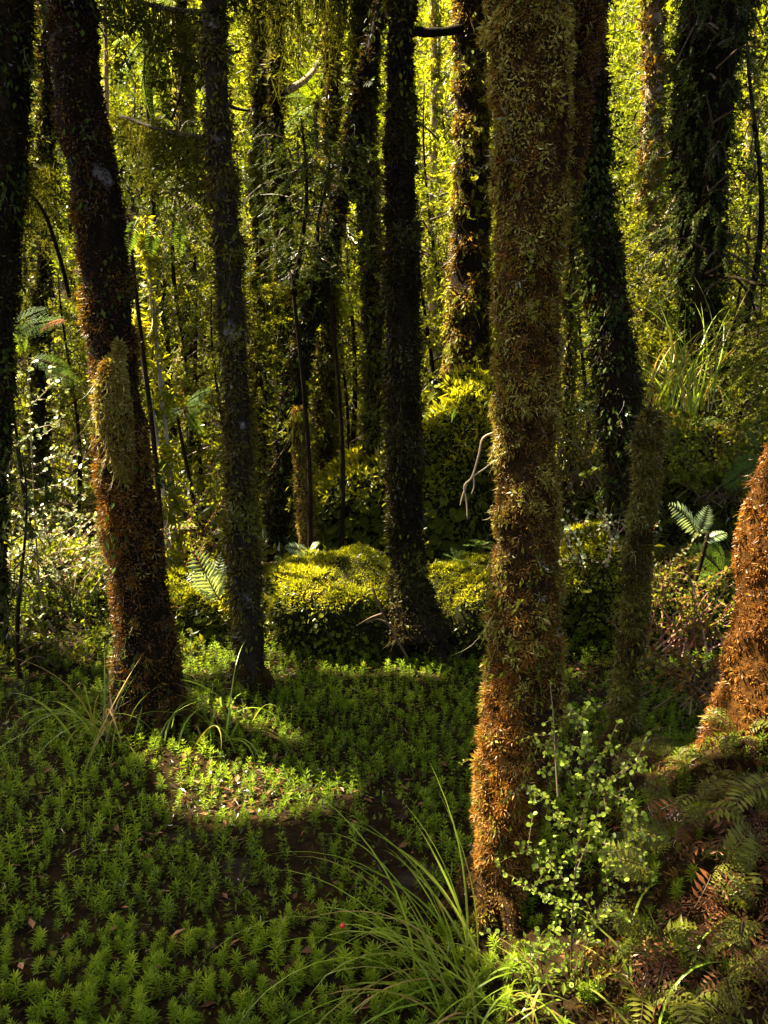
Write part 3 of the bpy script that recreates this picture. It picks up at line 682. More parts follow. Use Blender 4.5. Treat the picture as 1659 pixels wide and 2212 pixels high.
# ------------------------------------------------------------------ foliage behind: small-leaved trees and shrubs
def crown_mesh(seed, H, z0, rad, n, size, tpls, leaf, taper=0.5, gate=.42, droop=.25):
    g = Geo()
    z = rng.uniform(z0, H, n); th = rng.uniform(0, 2 * np.pi, n)
    prof = rad * (1 - taper * np.abs((z - z0) / (H - z0) - .4)) * (0.75 + 0.5 * vnoise(np.stack([z * 1.3, th, 0 * z + seed], -1), 1, seed))
    rr = prof * np.sqrt(rng.uniform(.08, 1, n))
    P = np.stack([rr * np.cos(th), rr * np.sin(th), z], -1)
    P = P[fbm(P + seed * 3.1, 1.6, seed) + rng.normal(0, .04, n) > gate]
    out = unit(P * [1, 1, 0])
    D = out + rng.normal(0, .5, P.shape) + [0, 0, -droop]
    v = .45 + (fbm(P + seed, 1.1, seed + 5) - .5) * .9 + rng.normal(0, .1, len(P))
    put(g, tpls, P, frames(D, S * 1.3 + [0, 0, .2] + rng.normal(0, .45, P.shape)), rng.uniform(.6, 1.3, len(P)) * size, np.clip(v, 0, 1))
    for k in range(16):                                                          # limbs
        zz = rng.uniform(z0 * .6, H * .9); a = rng.uniform(0, 6.28); L = rad * rng.uniform(.5, .95)
        p = smooth_path(np.array([[0, 0, zz], [L * .5 * math.cos(a), L * .5 * math.sin(a), zz + .12], [L * math.cos(a), L * math.sin(a), zz - .1 + rng.normal(0, .15)]]), 6)
        V, F = tube(p, np.linspace(.012, .004, 6), 5); g.add(V, F, .35, 1)
    return g.mesh('crown', [leaf, M['twig']])
CROWNS = {
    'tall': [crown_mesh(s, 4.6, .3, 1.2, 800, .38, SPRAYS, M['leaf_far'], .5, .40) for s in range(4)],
    'fine': [crown_mesh(10 + s, 3.6, .25, 0.95, 560, .29, SPRAYS_FINE, M['leaf_far'], .5, .42) for s in range(3)],
    'mid': [crown_mesh(20 + s, 3.0, .05, 0.8, 800, .22, SPRAYS, M['leaf_mid'], .5, .40) for s in range(3)],
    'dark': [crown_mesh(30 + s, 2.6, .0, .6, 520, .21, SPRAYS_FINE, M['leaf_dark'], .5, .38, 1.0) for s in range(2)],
}
STEM = {}
for k, H in (('tall', 4.5), ('fine', 3.5), ('mid', 2.9), ('dark', 2.5)):
    g = Geo(); t = np.linspace(0, 1, 14)[:, None]
    C = np.hstack([.10 * np.sin(t * 5), .08 * np.cos(t * 4) - .08, t * (H + .3) - .3]); V, F = tube(C, np.linspace(.032, .008, 14), 8, .15, 8); g.add(V, F)
    STEM[k] = g.mesh('trunk', [M['bark']], smooth=True)
LAST = [None]
def slim_stem(root, top, z0, r):
    """the slender stem that carries a crown or a fern down to the ground"""
    h = top[2] - z0; t = np.linspace(0, 1, 10)[:, None]
    C = top + np.hstack([.06 * np.sin(t * 3 + top[0]), .05 * np.sin(t * 4), -t * h]); g = Geo(); V, F = tube(C, np.linspace(r * .7, r * 1.3, 10), 7, .2, 14); g.add(V, F)
    g.build('stem', M['bark'], root, smooth=True)
def bush(kind, var, px, Y, label, sc=1.0, group=None, name='understorey_tree', lift=0.0, cat='tree', flat=1.0):
    p = at(px, 1000, Y); z = float(gz(p[0], Y))
    root = empty(name, (p[0], Y, z - .02 + lift), label, cat, group)
    LAST[0] = root
    a = rng.uniform(0, 6.28)
    for nm, me in (('trunk', STEM[kind]), ('crown', CROWNS[kind][var % len(CROWNS[kind])])):
        o = bpy.data.objects.new(nm, me); col.objects.link(o); o.parent = root
        o.rotation_euler = (0, 0, a); o.scale = (sc, sc, sc * flat)
    return root
FAR = 'small-leaved trees on the far slope'
far_lab = 'sunlit small-leaved tree on the far slope, one of many behind the trunks'
for k, (px, Y, sc) in enumerate([(-150, 16, 1.0), (90, 16.8, 1.05), (300, 15.6, 1.0), (520, 16.6, 1.1), (740, 15.8, 1.0), (960, 16.6, 1.05), (1160, 15.8, 1.0), (1370, 16.8, 1.1), (1580, 15.8, 1.0), (1790, 16.6, 1.05),
                                 (-20, 19.5, 1.15), (220, 20, 1.15), (450, 19.4, 1.2), (660, 20, 1.15), (870, 19.4, 1.15), (1080, 20, 1.2), (1290, 19.5, 1.15), (1500, 20, 1.2), (1700, 19.5, 1.15), (60, 24, 1.35), (330, 24.5, 1.4), (600, 24, 1.35), (860, 24.5, 1.4), (1120, 24, 1.35), (1380, 24.5, 1.4), (1640, 24, 1.35),
                                 (180, 29, 1.6), (500, 29, 1.6), (820, 29, 1.6), (1140, 29, 1.6), (1460, 29, 1.6)]):
    bush('tall', k, px, Y, far_lab, sc, FAR)
for k, (px, Y, sc, lab) in enumerate([
    (-40, 12.5, 1.05, 'yellow green tree in the gap left of the leaning trunk'), (190, 12.0, 1.0, 'sunlit leafy tree seen just behind the leaning trunk'),
    (330, 13.2, 1.1, 'tall yellow green tree filling the gap right of the leaning trunk'), (545, 12.2, 1.0, 'tall sunlit tree behind and right of the lichen trunk'),
    (690, 13.4, 1.1, 'sunlit tree behind the pale curved branch'), (930, 12.6, 1.05, 'brilliant yellow tree in the narrow gap right of the mound tree'),
    (1110, 13.3, 1.05, 'leafy tree hidden mostly behind the big shaggy trunk'), (1300, 12.4, 1.0, 'sunlit tree in the gap right of the big shaggy trunk'),
    (1470, 13.4, 1.1, 'yellow green tree behind the broad upper right trunk'), (1650, 12.4, 1.05, 'bright tree at the upper right edge')]):
    bush('tall', k + 1, px, Y, lab, sc)
for k, (px, Y, sc, lab) in enumerate([
    (60, 9.4, 1.0, 'fine leaved sapling behind the far left trunks'), (360, 9.6, 1.05, 'fine leaved sapling behind the pale twin stems'), (500, 8.9, .9, 'fine leaved sapling behind the lichen trunk'),
    (690, 9.4, 1.0, 'fine leaved sapling behind the dark leaning stem'), (940, 9.2, 1.0, 'fine leaved sapling in the bright central gap'), (1150, 9.2, 1.0, 'fine leaved sapling behind the big shaggy trunk'),
    (1330, 9.0, 1.0, 'fine leaved sapling behind the dark right trunk'), (1450, 9.6, 1.1, 'fine leaved sapling just left of the broad upper right trunk'), (1620, 8.8, 1.0, 'fine leaved sapling at the right edge behind the sedge')]):
    bush('fine', k, px, Y, lab, sc)
for k, (px, Y, sc, lab) in enumerate([
    (30, 7.0, .8, 'low green bush between the edge trunk and the leaning trunk'), (150, 6.4, .62, 'low green bush right behind the leaning trunk'), (400, 6.9, .8, 'green bush behind the pale twin stems'),
    (500, 6.2, .62, 'green bush directly behind the lichen trunk'), (600, 7.4, .85, 'green bush left of the thin leaning stem'), (740, 8.0, .95, 'green bush between the leaning stem and slim trunk'),
    (925, 8.3, .9, 'green bush low in the bright central gap'), (1250, 6.8, .75, 'green bush behind the big shaggy trunk on its right'), (1420, 7.3, .8, 'green bush left below the tall sedge'),
    (1600, 6.6, .7, 'broad green bush right of the tall sedge'), (1680, 5.6, .6, 'green bush cut by the right edge above the orange trunk'), (1470, 7.9, .8, 'low green bush behind the tall sedge')]):
    bush('mid', k, px, Y, lab, sc, name='understorey_bush', cat='bush')
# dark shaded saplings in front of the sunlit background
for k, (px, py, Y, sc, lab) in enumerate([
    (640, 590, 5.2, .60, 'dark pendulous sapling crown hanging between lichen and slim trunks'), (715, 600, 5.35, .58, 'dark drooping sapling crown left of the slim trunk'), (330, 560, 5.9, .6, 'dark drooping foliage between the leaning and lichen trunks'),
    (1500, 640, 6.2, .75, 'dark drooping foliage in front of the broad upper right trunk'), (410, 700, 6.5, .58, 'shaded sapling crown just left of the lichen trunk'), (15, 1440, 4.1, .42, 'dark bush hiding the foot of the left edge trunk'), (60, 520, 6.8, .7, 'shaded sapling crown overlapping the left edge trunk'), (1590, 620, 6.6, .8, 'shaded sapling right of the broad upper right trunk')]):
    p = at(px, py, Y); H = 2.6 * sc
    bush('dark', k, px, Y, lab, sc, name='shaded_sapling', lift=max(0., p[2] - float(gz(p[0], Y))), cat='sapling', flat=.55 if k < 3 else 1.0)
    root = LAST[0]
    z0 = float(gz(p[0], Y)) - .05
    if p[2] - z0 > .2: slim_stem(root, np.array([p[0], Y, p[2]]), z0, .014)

# ------------------------------------------------------------------ moss mounds and banks
def sample_mesh(V, F, n):
    A, B, C = V[F[:, 0]], V[F[:, 1]], V[F[:, 2]]
    cr = np.cross(B - A, C - A); ar = np.linalg.norm(cr, axis=1)
    k = rng.choice(len(F), n, p=ar / ar.sum())
    u, v = rng.uniform(0, 1, n), rng.uniform(0, 1, n); f = u + v > 1; u[f] = 1 - u[f]; v[f] = 1 - v[f]
    P = A[k] + u[:, None] * (B - A)[k] + v[:, None] * (C - A)[k]
    return P, unit(cr[k])
def blob(c, a, b, h, seed, bump=.12, under=.75, skew=0.0, nu=40, nv=18):
    th = np.linspace(0, 2 * np.pi, nu, endpoint=False); t = np.linspace(0, 1, nv)
    rho = np.where(t < .3, under + (1 - under) * np.sin(t / .3 * np.pi / 2), np.cos((t - .3) / .7 * np.pi / 2) ** .95)
    z = np.where(t < .3, -.08 + t / .3 * (.42 + .08), .42 + .58 * np.sin(np.clip((t - .3) / .7, 0, 1) * np.pi / 2))
    P = np.stack([a * np.cos(th)[None] * rho[:, None], b * np.sin(th)[None] * rho[:, None], (h * z)[:, None] * (1 + skew * np.cos(th)[None])], -1)
    W = P.reshape(-1, 3) + np.asarray(c)
    w = fbm(W, 3.2, seed) - .5
    W = W + unit(P.reshape(-1, 3) * [1 / a, 1 / b, .8 / h]) * (w * 2 * bump)[:, None]
    i = np.arange(nv - 1)[:, None] * nu; j = np.arange(nu)[None]; j2 = (j + 1) % nu
    F = np.concatenate([np.stack([i + j, i + j2, i + nu + j2], -1).reshape(-1, 3), np.stack([i + j, i + nu + j2, i + nu + j], -1).reshape(-1, 3)])
    return W, F
FLAT_ROUND = plain(T_round(1, .8))
def mound(name, label, c, a, b, h, seed, n_top, n_side, top_moss, side_leaf, under=.75, skew=0., smin=.02, smax=.05, bump=.12, nfr=0, cat='mound'):
    root = empty(name, c, label, cat)
    V, F = blob(c, a, b, h, seed, bump, under, skew)
    g = Geo(); g.add(V, F); core = g.build('core', M['core_moss'] if top_moss is M['moss_yellow'] else M['core'], root, smooth=True)
    P, N = sample_mesh(V, F, n_top * 3)
    w = fbm(P, 6, seed + 3)
    up = N[:, 2] + (w - .5) * .5 + rng.normal(0, .1, len(P)) > .42
    Q, n = P[up][:n_top], N[up][:n_top]
    gm = Geo(); k = len(Q)
    put(gm, STRANDS[:4] + CLUMP4[:4], Q - n * .006, frames(n + rng.normal(0, .55, (k, 3)), rdir(k)), rng.uniform(smin, smax, k) * (.5 + 1.0 * vnoise(Q, 9, seed + 9)), np.clip(.52 + (w[up][:n_top] - .5) * .9 + rng.normal(0, .15, k), 0, 1))
    gm.build('moss', top_moss, core, kind='stuff')
    sd = (~up) & (P[:, 2] > c[2] + .10 * h)
    Q, n = P[sd][:n_side], N[sd][:n_side]; k = len(Q)
    gm = Geo()
    D = n * .6 + [0, 0, -.7] + rng.normal(0, .4, (k, 3))
    put(gm, STRANDS[:2] + [FLAT_ROUND] * 2 + CLUMP4[:3] + BRANCHLETS[:1], Q - n * .005, frames(D, n + [0, 0, .5] + rng.normal(0, .3, (k, 3))), rng.uniform(smin * 1.0, smax * 1.2, k), np.clip(.45 + rng.normal(0, .2, k), 0, 1))
    gm.build('hanging_leaves', [side_leaf, M['twig']], core, kind='stuff')
    return root, core, V, F
cn = at(1035, 1430, 4.9); cn[2] = -.02
mound('moss_mound', 'smaller sunlit moss mound right of the central tree, beside big trunk', cn, .36, .40, .48, 48, 9000, 1600, M['moss_yellow'], M['leaf_mid'], .82, smin=.012, smax=.032, bump=.13)
cm = at(742, 1430, 4.85); cm[2] = -.02
MND = mound('moss_mound', 'rounded moss mound, sunlit yellow on top, left of the central tree', cm, .47, .46, .52, 41, 16000, 2600, M['moss_yellow'], M['leaf_mid'], .82, smin=.012, smax=.032, bump=.13)
cb = at(925, 1100, 6.35); cb[2] = 0.0
BNK = mound('mossy_bank', 'tall dark mossy bank behind the sunlit mound', cb, .98, .6, 1.22, 42, 7000, 6000, M['moss_yellow'], M['leaf_mid'], .9, .22, smin=.03, smax=.08, bump=.16)
cr_ = at(1285, 1330, 5.1); cr_[2] = 0.0
mound('moss_mound', 'leafy sunlit hummock between big shaggy trunk and shaggy stump', cr_, .40, .36, .56, 43, 5000, 2500, M['moss_yellow'], M['leaf_mid'], .85, smin=.02, smax=.05)
cl = at(455, 1400, 5.0); cl[2] = 0.0
mound('moss_mound', 'low sunlit hummock between leaning trunk and lichen trunk', cl, .34, .3, .30, 44, 5000, 2000, M['moss_yellow'], M['leaf_mid'], .9, smin=.02, smax=.05)
cq = at(1500, 1330, 4.9); cq[2] = 0.0
mound('moss_mound', 'dark hummock below the pale fern on the right', cq, .36, .3, .48, 45, 2500, 3500, M['moss_olive'], M['leaf_dark'], .8, smin=.02, smax=.05)
cz = at(90, 1330, 5.4); cz[2] = 0.0
mound('moss_mound', 'orange and green hummock under the pink twigs at left', cz, .7, .35, .42, 46, 5000, 2500, M['moss_yellow'], M['leaf_mid'], .8, smin=.02, smax=.06)
cg = at(1480, 900, 6.1); cg[2] = 0.2
mound('moss_mound', 'shaded bank on which the tall sedge grows', cg, .75, .45, .95, 47, 4000, 3500, M['moss_olive'], M['leaf_mid'], .9, smin=.03, smax=.08)

# ------------------------------------------------------------------ carpet of feathery sprigs
def T_sprig(seed, nw=7, nlf=6, wd=.20):
    r = np.random.default_rng(seed)
    g = Geo()
    lean = r.normal(0, .12, 2)
    f = lambda t: np.stack([lean[0] * t * t, lean[1] * t * t, t], -1)
    t = np.linspace(0, .95, 3); C = f(t)
    g.add(np.vstack([C + [.022, 0, 0], C - [.022, 0, 0]]), [[0, 1, 3], [1, 4, 3], [1, 2, 4], [2, 5, 4]], .4)
    tp = plain(T_leaf2(1, wd, .1))
    for k, tt in zip(np.linspace(0, 6, nw), np.linspace(.34, 1.0, nw)):
        m = nlf
        th = np.arange(m) * 2 * np.pi / m + k * .7 + r.normal(0, .15, m)
        upw = -.05 + 1.0 * (k / 6) ** 1.3
        D = np.stack([np.cos(th), np.sin(th), np.full(m, upw) + r.normal(0, .1, m)], -1)
        L = (.40 - .20 * abs(k / 6 - .45)) * r.uniform(.85, 1.15, m)
        g.scatter(tp, np.tile(f(np.array([tt * .95])), (m, 1)), frames(D, np.tile([0, 0, 1.0], (m, 1))), L, .40 + .045 * k + r.normal(0, .06, m))
    return g.tpl()
SPRIGS = [T_sprig(s) for s in range(7)]
SPRIGS_LITE = [T_sprig(s, 4, 5, .28) for s in range(6)]
N0 = 25000
P = np.stack([rng.uniform(-3.4, 2.4, N0), 1.15 + 4.5 * rng.uniform(0, 1, N0) ** .8, np.zeros(N0)], -1)
w = fbm(P, 2.3, 60) + .5 * (fbm(P, 9, 61) - .5)
P = P[w + rng.normal(0, .05, N0) > .36]
ok = ~((P[:, 0] > .62 + .25 * (P[:, 1] - 1.2)) & (P[:, 1] < 2.5))                              # fern bank
ok &= ~(((P[:, 0] - cm[0]) / .42) ** 2 + ((P[:, 1] - cm[1]) / .4) ** 2 < 1) & ~(((P[:, 0] - cn[0]) / .32) ** 2 + ((P[:, 1] - cn[1]) / .35) ** 2 < 1)
for k in ('left', 'lichen', 'main', 'stump', 'orange'):
    C, r = TREES[k][1][-1], TREES[k][2][-1]
    ok &= np.linalg.norm(P[:, :2] - C[:2], axis=1) > r * .9
P = P[ok]
cell = {}
for i, p in enumerate(P):                                                                       # spacing
    cell.setdefault((round(p[0] / .029), round(p[1] / .029)), i)
P = P[sorted(cell.values())]
P[:, 2] = gz(P[:, 0], P[:, 1]) - .008
px, py, zz = project(P)
P = P[(px > -300) & (px < 1960) & (py < 2600)]
px, py, zz = project(P)
inview = (px > 5) & (px < 1655) & (py < 2200)
order = np.argsort(np.where(inview, zz, 99)); near_i = order[:300]; rest = np.setdiff1d(np.arange(len(P)), near_i)
hsz = lambda n: np.clip(rng.normal(.048, .014, n), .02, .09)
sv = lambda Q: np.clip(.5 + (fbm(Q, 1.7, 62) - .5) * .7 + rng.normal(0, .12, len(Q)), 0, 1)
sp_me = []
for t in SPRIGS:
    g = Geo(); g.add(t[0], t[1], t[2] + .52, t[3]); sp_me.append(g.mesh('sprig', [M['sprig']]))
for i in near_i:
    o = bpy.data.objects.new('feathery_sprig', sp_me[rng.integers(0, 7)]); col.objects.link(o)
    o.location = P[i]; s_ = float(hsz(1)[0]) * 1.05; o.scale = (s_, s_, s_); o.rotation_euler = (rng.normal(0, .15), rng.normal(0, .15), rng.uniform(0, 6.28))
    tag(o, 'bright green feathery sprig in the nearest part of the carpet', 'plant', 'feathery sprigs nearest the camera')
g = Geo(); Q = P[rest]; n = len(Q); d0 = rng.normal(0, .18, (n, 3)); a_ = rng.uniform(0, 6.28, n)
Rz = frames(np.stack([np.cos(a_), np.sin(a_), d0[:, 2]], -1), np.tile([0, 0, 1.0], (n, 1)) + d0)
hh, vv = hsz(n), sv(Q); nr = Q[:, 1] < 2.05
put(g, SPRIGS, Q[nr], Rz[nr], hh[nr], vv[nr]); put(g, SPRIGS_LITE, Q[~nr], Rz[~nr], hh[~nr], vv[~nr])
tag(g.build('sprig_carpet', M['sprig']), 'carpet of feathery green sprigs over the wet ground', 'ground cover', kind='stuff')
# low moss, litter and wet scraps between the sprigs
N0 = 34000
P = np.stack([rng.uniform(-2.8, 2.4, N0), 1.1 + 4.4 * rng.uniform(0, 1, N0) ** .85, np.zeros(N0)], -1); P[:, 2] = gz(P[:, 0], P[:, 1]) + rng.uniform(0, .012, N0)
w = fbm(P, 3.1, 64)
g = Geo(); a_ = rng.uniform(0, 6.28, N0)
put(g, [plain(T_leaf2(1, .5)), plain(T_leaf2(1, .25))], P, frames(np.stack([np.cos(a_), np.sin(a_), rng.uniform(.1, 1.6, N0)], -1), rng.normal(0, .4, (N0, 3)) + [0, 0, 1]), rng.uniform(.010, .034, N0), np.clip(.4 + (w - .5) * .9 + rng.normal(0, .2, N0), 0, 1))
tag(g.build('ground_moss', M['mat_moss']), 'low moss and tiny leaves between the sprigs', 'ground cover', kind='stuff')
N0 = 5200
P = np.stack([rng.uniform(-2.8, 2.2, N0), 1.1 + 4.2 * rng.uniform(0, 1, N0) ** .85, np.zeros(N0)], -1)
P2 = np.array([at(540 + rng.normal(0, 95), 1705 + rng.normal(0, 35), 3.03) for _ in range(450)]); P2[:, 1] += rng.normal(0, .12, len(P2)); P = np.vstack([P, P2]); N0 = len(P)
P[:, 2] = gz(P[:, 0], P[:, 1]) + rng.uniform(.002, .03, N0)
g = Geo(); a_ = rng.uniform(0, 6.28, N0)
put(g, [plain(T_leaf(1, .45)), plain(T_leaf2(1, .12)), T_strand(77, .9, .04, 4)], P, frames(np.stack([np.cos(a_), np.sin(a_), rng.normal(.1, .3, N0)], -1), rng.normal(0, .4, (N0, 3)) + [0, 0, 1]), rng.uniform(.012, .05, N0), rng.uniform(0, 1, N0))
tag(g.build('leaf_litter', M['litter']), 'brown and reddish leaf litter scattered on wet ground', 'litter', kind='stuff')

# undergrowth on the ground further back
N0 = 2200
P = np.stack([rng.uniform(-7, 7, N0), rng.uniform(5.1, 13, N0), np.zeros(N0)], -1); P = P[np.abs(P[:, 0]) < .5 * P[:, 1] + .6]; N0 = len(P)
PL = np.stack([rng.uniform(-3.4, -1.0, 500), rng.uniform(4.2, 5.4, 500), np.zeros(500)], -1); P = np.vstack([P, PL]); N0 = len(P)
P[:, 2] = gz(P[:, 0], P[:, 1]) - .02
g = Geo(); put(g, LITE, P, frames(rdir(N0) * [1, 1, .3] + [0, 0, .9], rdir(N0)), rng.uniform(.16, .5, N0) * np.where(P[:, 1] < 5.4, .45, 1), np.clip(.45 + (fbm(P, 1.2, 67) - .5) + rng.normal(0, .12, N0), 0, 1))
tag(g.build('undergrowth', [M['leaf_mid'], M['twig']]), 'low leafy undergrowth covering the ground behind the trunks', 'undergrowth', kind='stuff')

# ------------------------------------------------------------------ sedges
def blade_mesh(seed, bend0, bend1, mat):
    t = np.linspace(0, 1, 11); ang = bend0 + (bend1 - bend0) * t ** 1.3
    dy, dz = np.sin(ang), np.cos(ang)
    y = np.concatenate([[0], np.cumsum((dy[1:] + dy[:-1]) / 2)]) / 10; z = np.concatenate([[0], np.cumsum((dz[1:] + dz[:-1]) / 2)]) / 10
    x = .04 * np.sin(t * 3 + seed)
    C = np.stack([x, y, z], -1); w = .5 * (1 - t ** 2.2) + .02
    W = .0075
    nrm = np.stack([0 * t, -dz, dy], -1)
    Vv = np.vstack([C - np.outer(w * W, [1, 0, 0]), C + nrm * (w * W * .5)[:, None], C + np.outer(w * W, [1, 0, 0])]); k = 11
    F = []
    for i in range(10):
        for s in (0, 1):
            F += [[s * k + i, (s + 1) * k + i, (s + 1) * k + i + 1], [s * k + i, (s + 1) * k + i + 1, s * k + i + 1]]
    g = Geo(); g.add(Vv, F, .55); return g.mesh('blade', [mat], smooth=True)
M['blade_v'] = leaf_mat('sedge_blade_varied', [(0, (0.40, 0.27, 0.12)), (0.13, (0.30, 0.17, 0.05)), (0.26, (0.15, 0.15, 0.02)), (0.6, (0.13, 0.20, 0.010)), (1, (0.22, 0.28, 0.02))], 0.4, 0.35, 0.3, 0.95)
BLADES = [blade_mesh(s, .05 + .04 * s, b, M['blade_v']) for s, b in enumerate((.7, 1.3, 1.8, 2.2, 2.5, 2.8))]
def tussock(name, label, base, n, lmin, lmax, az=(0, 6.28), spread=.05, tilt=.35, vars_=(0, 6), cat='sedge', wid=1.0, aim=None):
    base = np.array(base); base[2] = float(gz(base[0], base[1])) if aim is None else base[2]
    root = empty(name, base, label, cat)
    for i in range(n):
        o = bpy.data.objects.new('blade', BLADES[rng.integers(*vars_)]); col.objects.link(o); o.parent = root
        a = rng.uniform(*az); L = rng.uniform(lmin, lmax)
        o.location = (rng.normal(0, spread), rng.normal(0, spread), -.02)
        o.rotation_euler = (-abs(rng.normal(0, tilt)), 0, a); o.scale = (wid * rng.uniform(.6, 1.1), L, L)
    return root
def on_ground(px, py):
    a = PITCH + math.atan((py - 1106) / FPX); Y = 1.5 / math.tan(a)
    p = at(px, py, Y); p[2] = float(gz(p[0], p[1])); return p
# blade local +Y is where it leans; azimuth 90 deg = to the left of the picture
tussock('sedge_tussock', 'large arching sedge tussock in the foreground left of the round-leaved shrub', on_ground(985, 2120), 34, .36, .76, (.75, 2.4), .045, .5, (1, 6), wid=.85)
tussock('sedge_tussock', 'loose green and straw blades at the right of the foreground sedge', on_ground(1040, 2180), 20, .2, .45, (0, 6.28), .06, .5, (1, 6))
tussock('sedge_tussock', 'dense upright sedge shoots rising beside the big trunk foot', on_ground(1000, 2090), 13, .4, .62, (.2, 1.6), .02, .18, (0, 3))
tussock('sedge_tussock', 'short grass sprouting under the round-leaved shrub', on_ground(1130, 2180), 26, .12, .3, (0, 6.28), .07, .5, (1, 6))
tussock('sedge_tussock', 'arching yellowish sedge left of the leaning trunk foot', on_ground(235, 1600), 54, .28, .56, (0, 6.28), .07, .5, wid=1.35)
tussock('sedge_tussock', 'sparse sedge with dry blades at the lichen trunk foot', on_ground(455, 1590), 40, .26, .5, (0, 6.28), .1, .4, (1, 6), wid=1.3)
bz = at(1465, 880, 5.7)
tussock('sedge_tussock', 'tall upright green sedge growing high on the right bank', bz, 90, .5, .95, (0, 6.28), .16, .22, (0, 3), aim=1, wid=1.6)
tussock('sedge_tussock', 'thin upright grass on the hummock right of big trunk', at(1320, 1150, 5.0), 16, .2, .4, (0, 6.28), .05, .2, (0, 3), aim=1)
tussock('sedge_tussock', 'few curved blades at the very bottom right', on_ground(1400, 2230), 9, .25, .4, (-2, 2), .05, .5, (2, 6))
tussock('sedge_tussock', 'few dry blades against the leaning trunk front', on_ground(350, 1530), 10, .2, .4, (0, 6.28), .03, .15, (3, 6))

# ------------------------------------------------------------------ ferns
def frond_mesh(seed, mat, np_=20, wid=.26, arch=.5, bip=True, curl=0.0, lw=.2, nq=7, lfw=.5):
    r = np.random.default_rng(seed)
    g = Geo(); t = np.linspace(0, 1, 15)
    ang = -arch + (2 * arch + curl) * t                       # angle above the horizontal, falling along the frond
    dy, dz = np.cos(-ang), np.sin(-ang)
    y = np.concatenate([[0], np.cumsum((dy[1:] + dy[:-1]) / 2)]) / 14; z = np.concatenate([[0], np.cumsum((dz[1:] + dz[:-1]) / 2)]) / 14
    C = np.stack([.03 * np.sin(t * 3 + seed), y, z], -1)
    V, F = tube(C, np.linspace(.010, .003, 15), 4, cap=False); g.add(V, F, .35, 1)
    tt = np.linspace(.14, .985, np_)
    ic = lambda A: np.interp(tt, t, A)
    P0 = np.stack([ic(C[:, 0]), ic(C[:, 1]), ic(C[:, 2])], -1); Td = np.stack([0 * tt, ic(dy), ic(dz)], -1); Nn = np.stack([0 * tt, -ic(dz), ic(dy)], -1)
    Lp = wid * np.sin(np.pi * np.clip(tt * .86 + .12, 0, 1)) ** .8 * r.uniform(.9, 1.1, np_)
    for s in (-1, 1):
        D = unit(np.stack([np.full(np_, s * 1.0), 0 * tt, 0 * tt], -1) + Td * .45 + Nn * r.normal(-.12, .12, (np_, 1)))
        if not bip:
            g.scatter(plain(T_leaf(1, lw)), P0, frames(D, Nn), Lp, .5 + r.normal(0, .1, np_))
        else:
            for q in np.linspace(.15, .97, nq):
                for s2 in (-1, 1):
                    Pq = P0 + D * (Lp * q)[:, None] - Nn * (.10 * Lp * q * q)[:, None]
                    Dq = unit(Td * s2 + D * .7 + Nn * r.normal(0, .15, (np_, 1)))
                    g.scatter(plain(T_leaf2(1, lfw)), Pq, frames(Dq, Nn), Lp * 1.55 / nq * (1.15 - q * .7), .5 + r.normal(0, .1, np_))
    return g.mesh('frond', [mat, M['twig']])
FR = {
    'pinnate': [frond_mesh(s, M['frond'], 18, .24, .45, False, .2) for s in range(3)],
    'pale': [frond_mesh(5 + s, M['frond_pale'], 14, .30, .4, False, .2, .24) for s in range(2)],
    'bright': [frond_mesh(8 + s, M['frond_bright'], 24, .25, .45, True) for s in range(2)],
    'green': [frond_mesh(12 + s, M['frond'], 20, .25, .5, True) for s in range(2)],
    'olive': [frond_mesh(15 + s, M['frond_olive'], 11, .30, .7, s % 2 == 1, 1.5, lw=.30, nq=4, lfw=.40) for s in range(4)],
    'rust': [frond_mesh(22 + s, M['frond_rust'], 8, .26, .5, s == 1, 2.4, lw=.30, nq=3, lfw=.35) for s in range(3)],
    'orange': [frond_mesh(28, M['frond_orange'], 16, .2, .3, True, .3)],
}
def fern(label, base, kind, n, lmin, lmax, group=None, name='fern', pitch=.35, az=(0, 6.28), mat2=None):
    root = empty(name, base, label, 'fern', group)
    for i in range(n):
        k = mat2 if (mat2 and rng.random() < .3) else kind
        o = bpy.data.objects.new('frond', FR[k][rng.integers(0, len(FR[k]))]); col.objects.link(o); o.parent = root
        L = rng.uniform(lmin, lmax); o.scale = (L, L, L)
        o.location = (rng.normal(0, .01), rng.normal(0, .01), 0)
        o.rotation_euler = (pitch + rng.normal(0, .35 if pitch > .5 else .2), rng.normal(0, .3 if pitch > .5 else .15), az[0] + (az[1] - az[0]) * (i + rng.uniform(0, .7)) / n)
    return root
def frond_between(root, kind, p0, p1, normal, var=0):
    p0, p1 = np.array(p0), np.array(p1); d = p1 - p0; L = np.linalg.norm(d)
    Rm = frames(d[None], np.array([normal], float))[0]
    o = bpy.data.objects.new('frond', FR[kind][var % len(FR[kind])]); col.objects.link(o); o.parent = root
    m = Matrix([[*(Rm[i] * L), (p0 - np.array(root.location))[i]] for i in range(3)] + [[0, 0, 0, 1]])
    o.matrix_local = m
    return o
def fern_px(label, kind, fr, Y, normal=(0, -.7, .7), name='fern'):
    root = empty(name, at(fr[0][0], fr[0][1], Y), label, 'fern')
    b0 = at(fr[0][0], fr[0][1], Y); z0 = float(gz(b0[0], b0[1])) - .05
    if b0[2] - z0 > .45 and kind != 'orange': slim_stem(root, b0, z0, .045 if name == 'tree_fern' else .014)
    for k, (x0, y0, x1, y1) in enumerate(fr):
        frond_between(root, kind, at(x0, y0, Y), at(x1, y1, Y - .08 + .05 * (k % 3)), np.array(normal) + rng.normal(0, .15, 3), k)
    return root
fern_px('pale glossy sunlit fern between leaning trunk and lichen trunk', 'pale', [(478, 1295, 410, 1190), (480, 1300, 402, 1235), (470, 1300, 470, 1200)], 4.55, (-.3, -.75, .6))
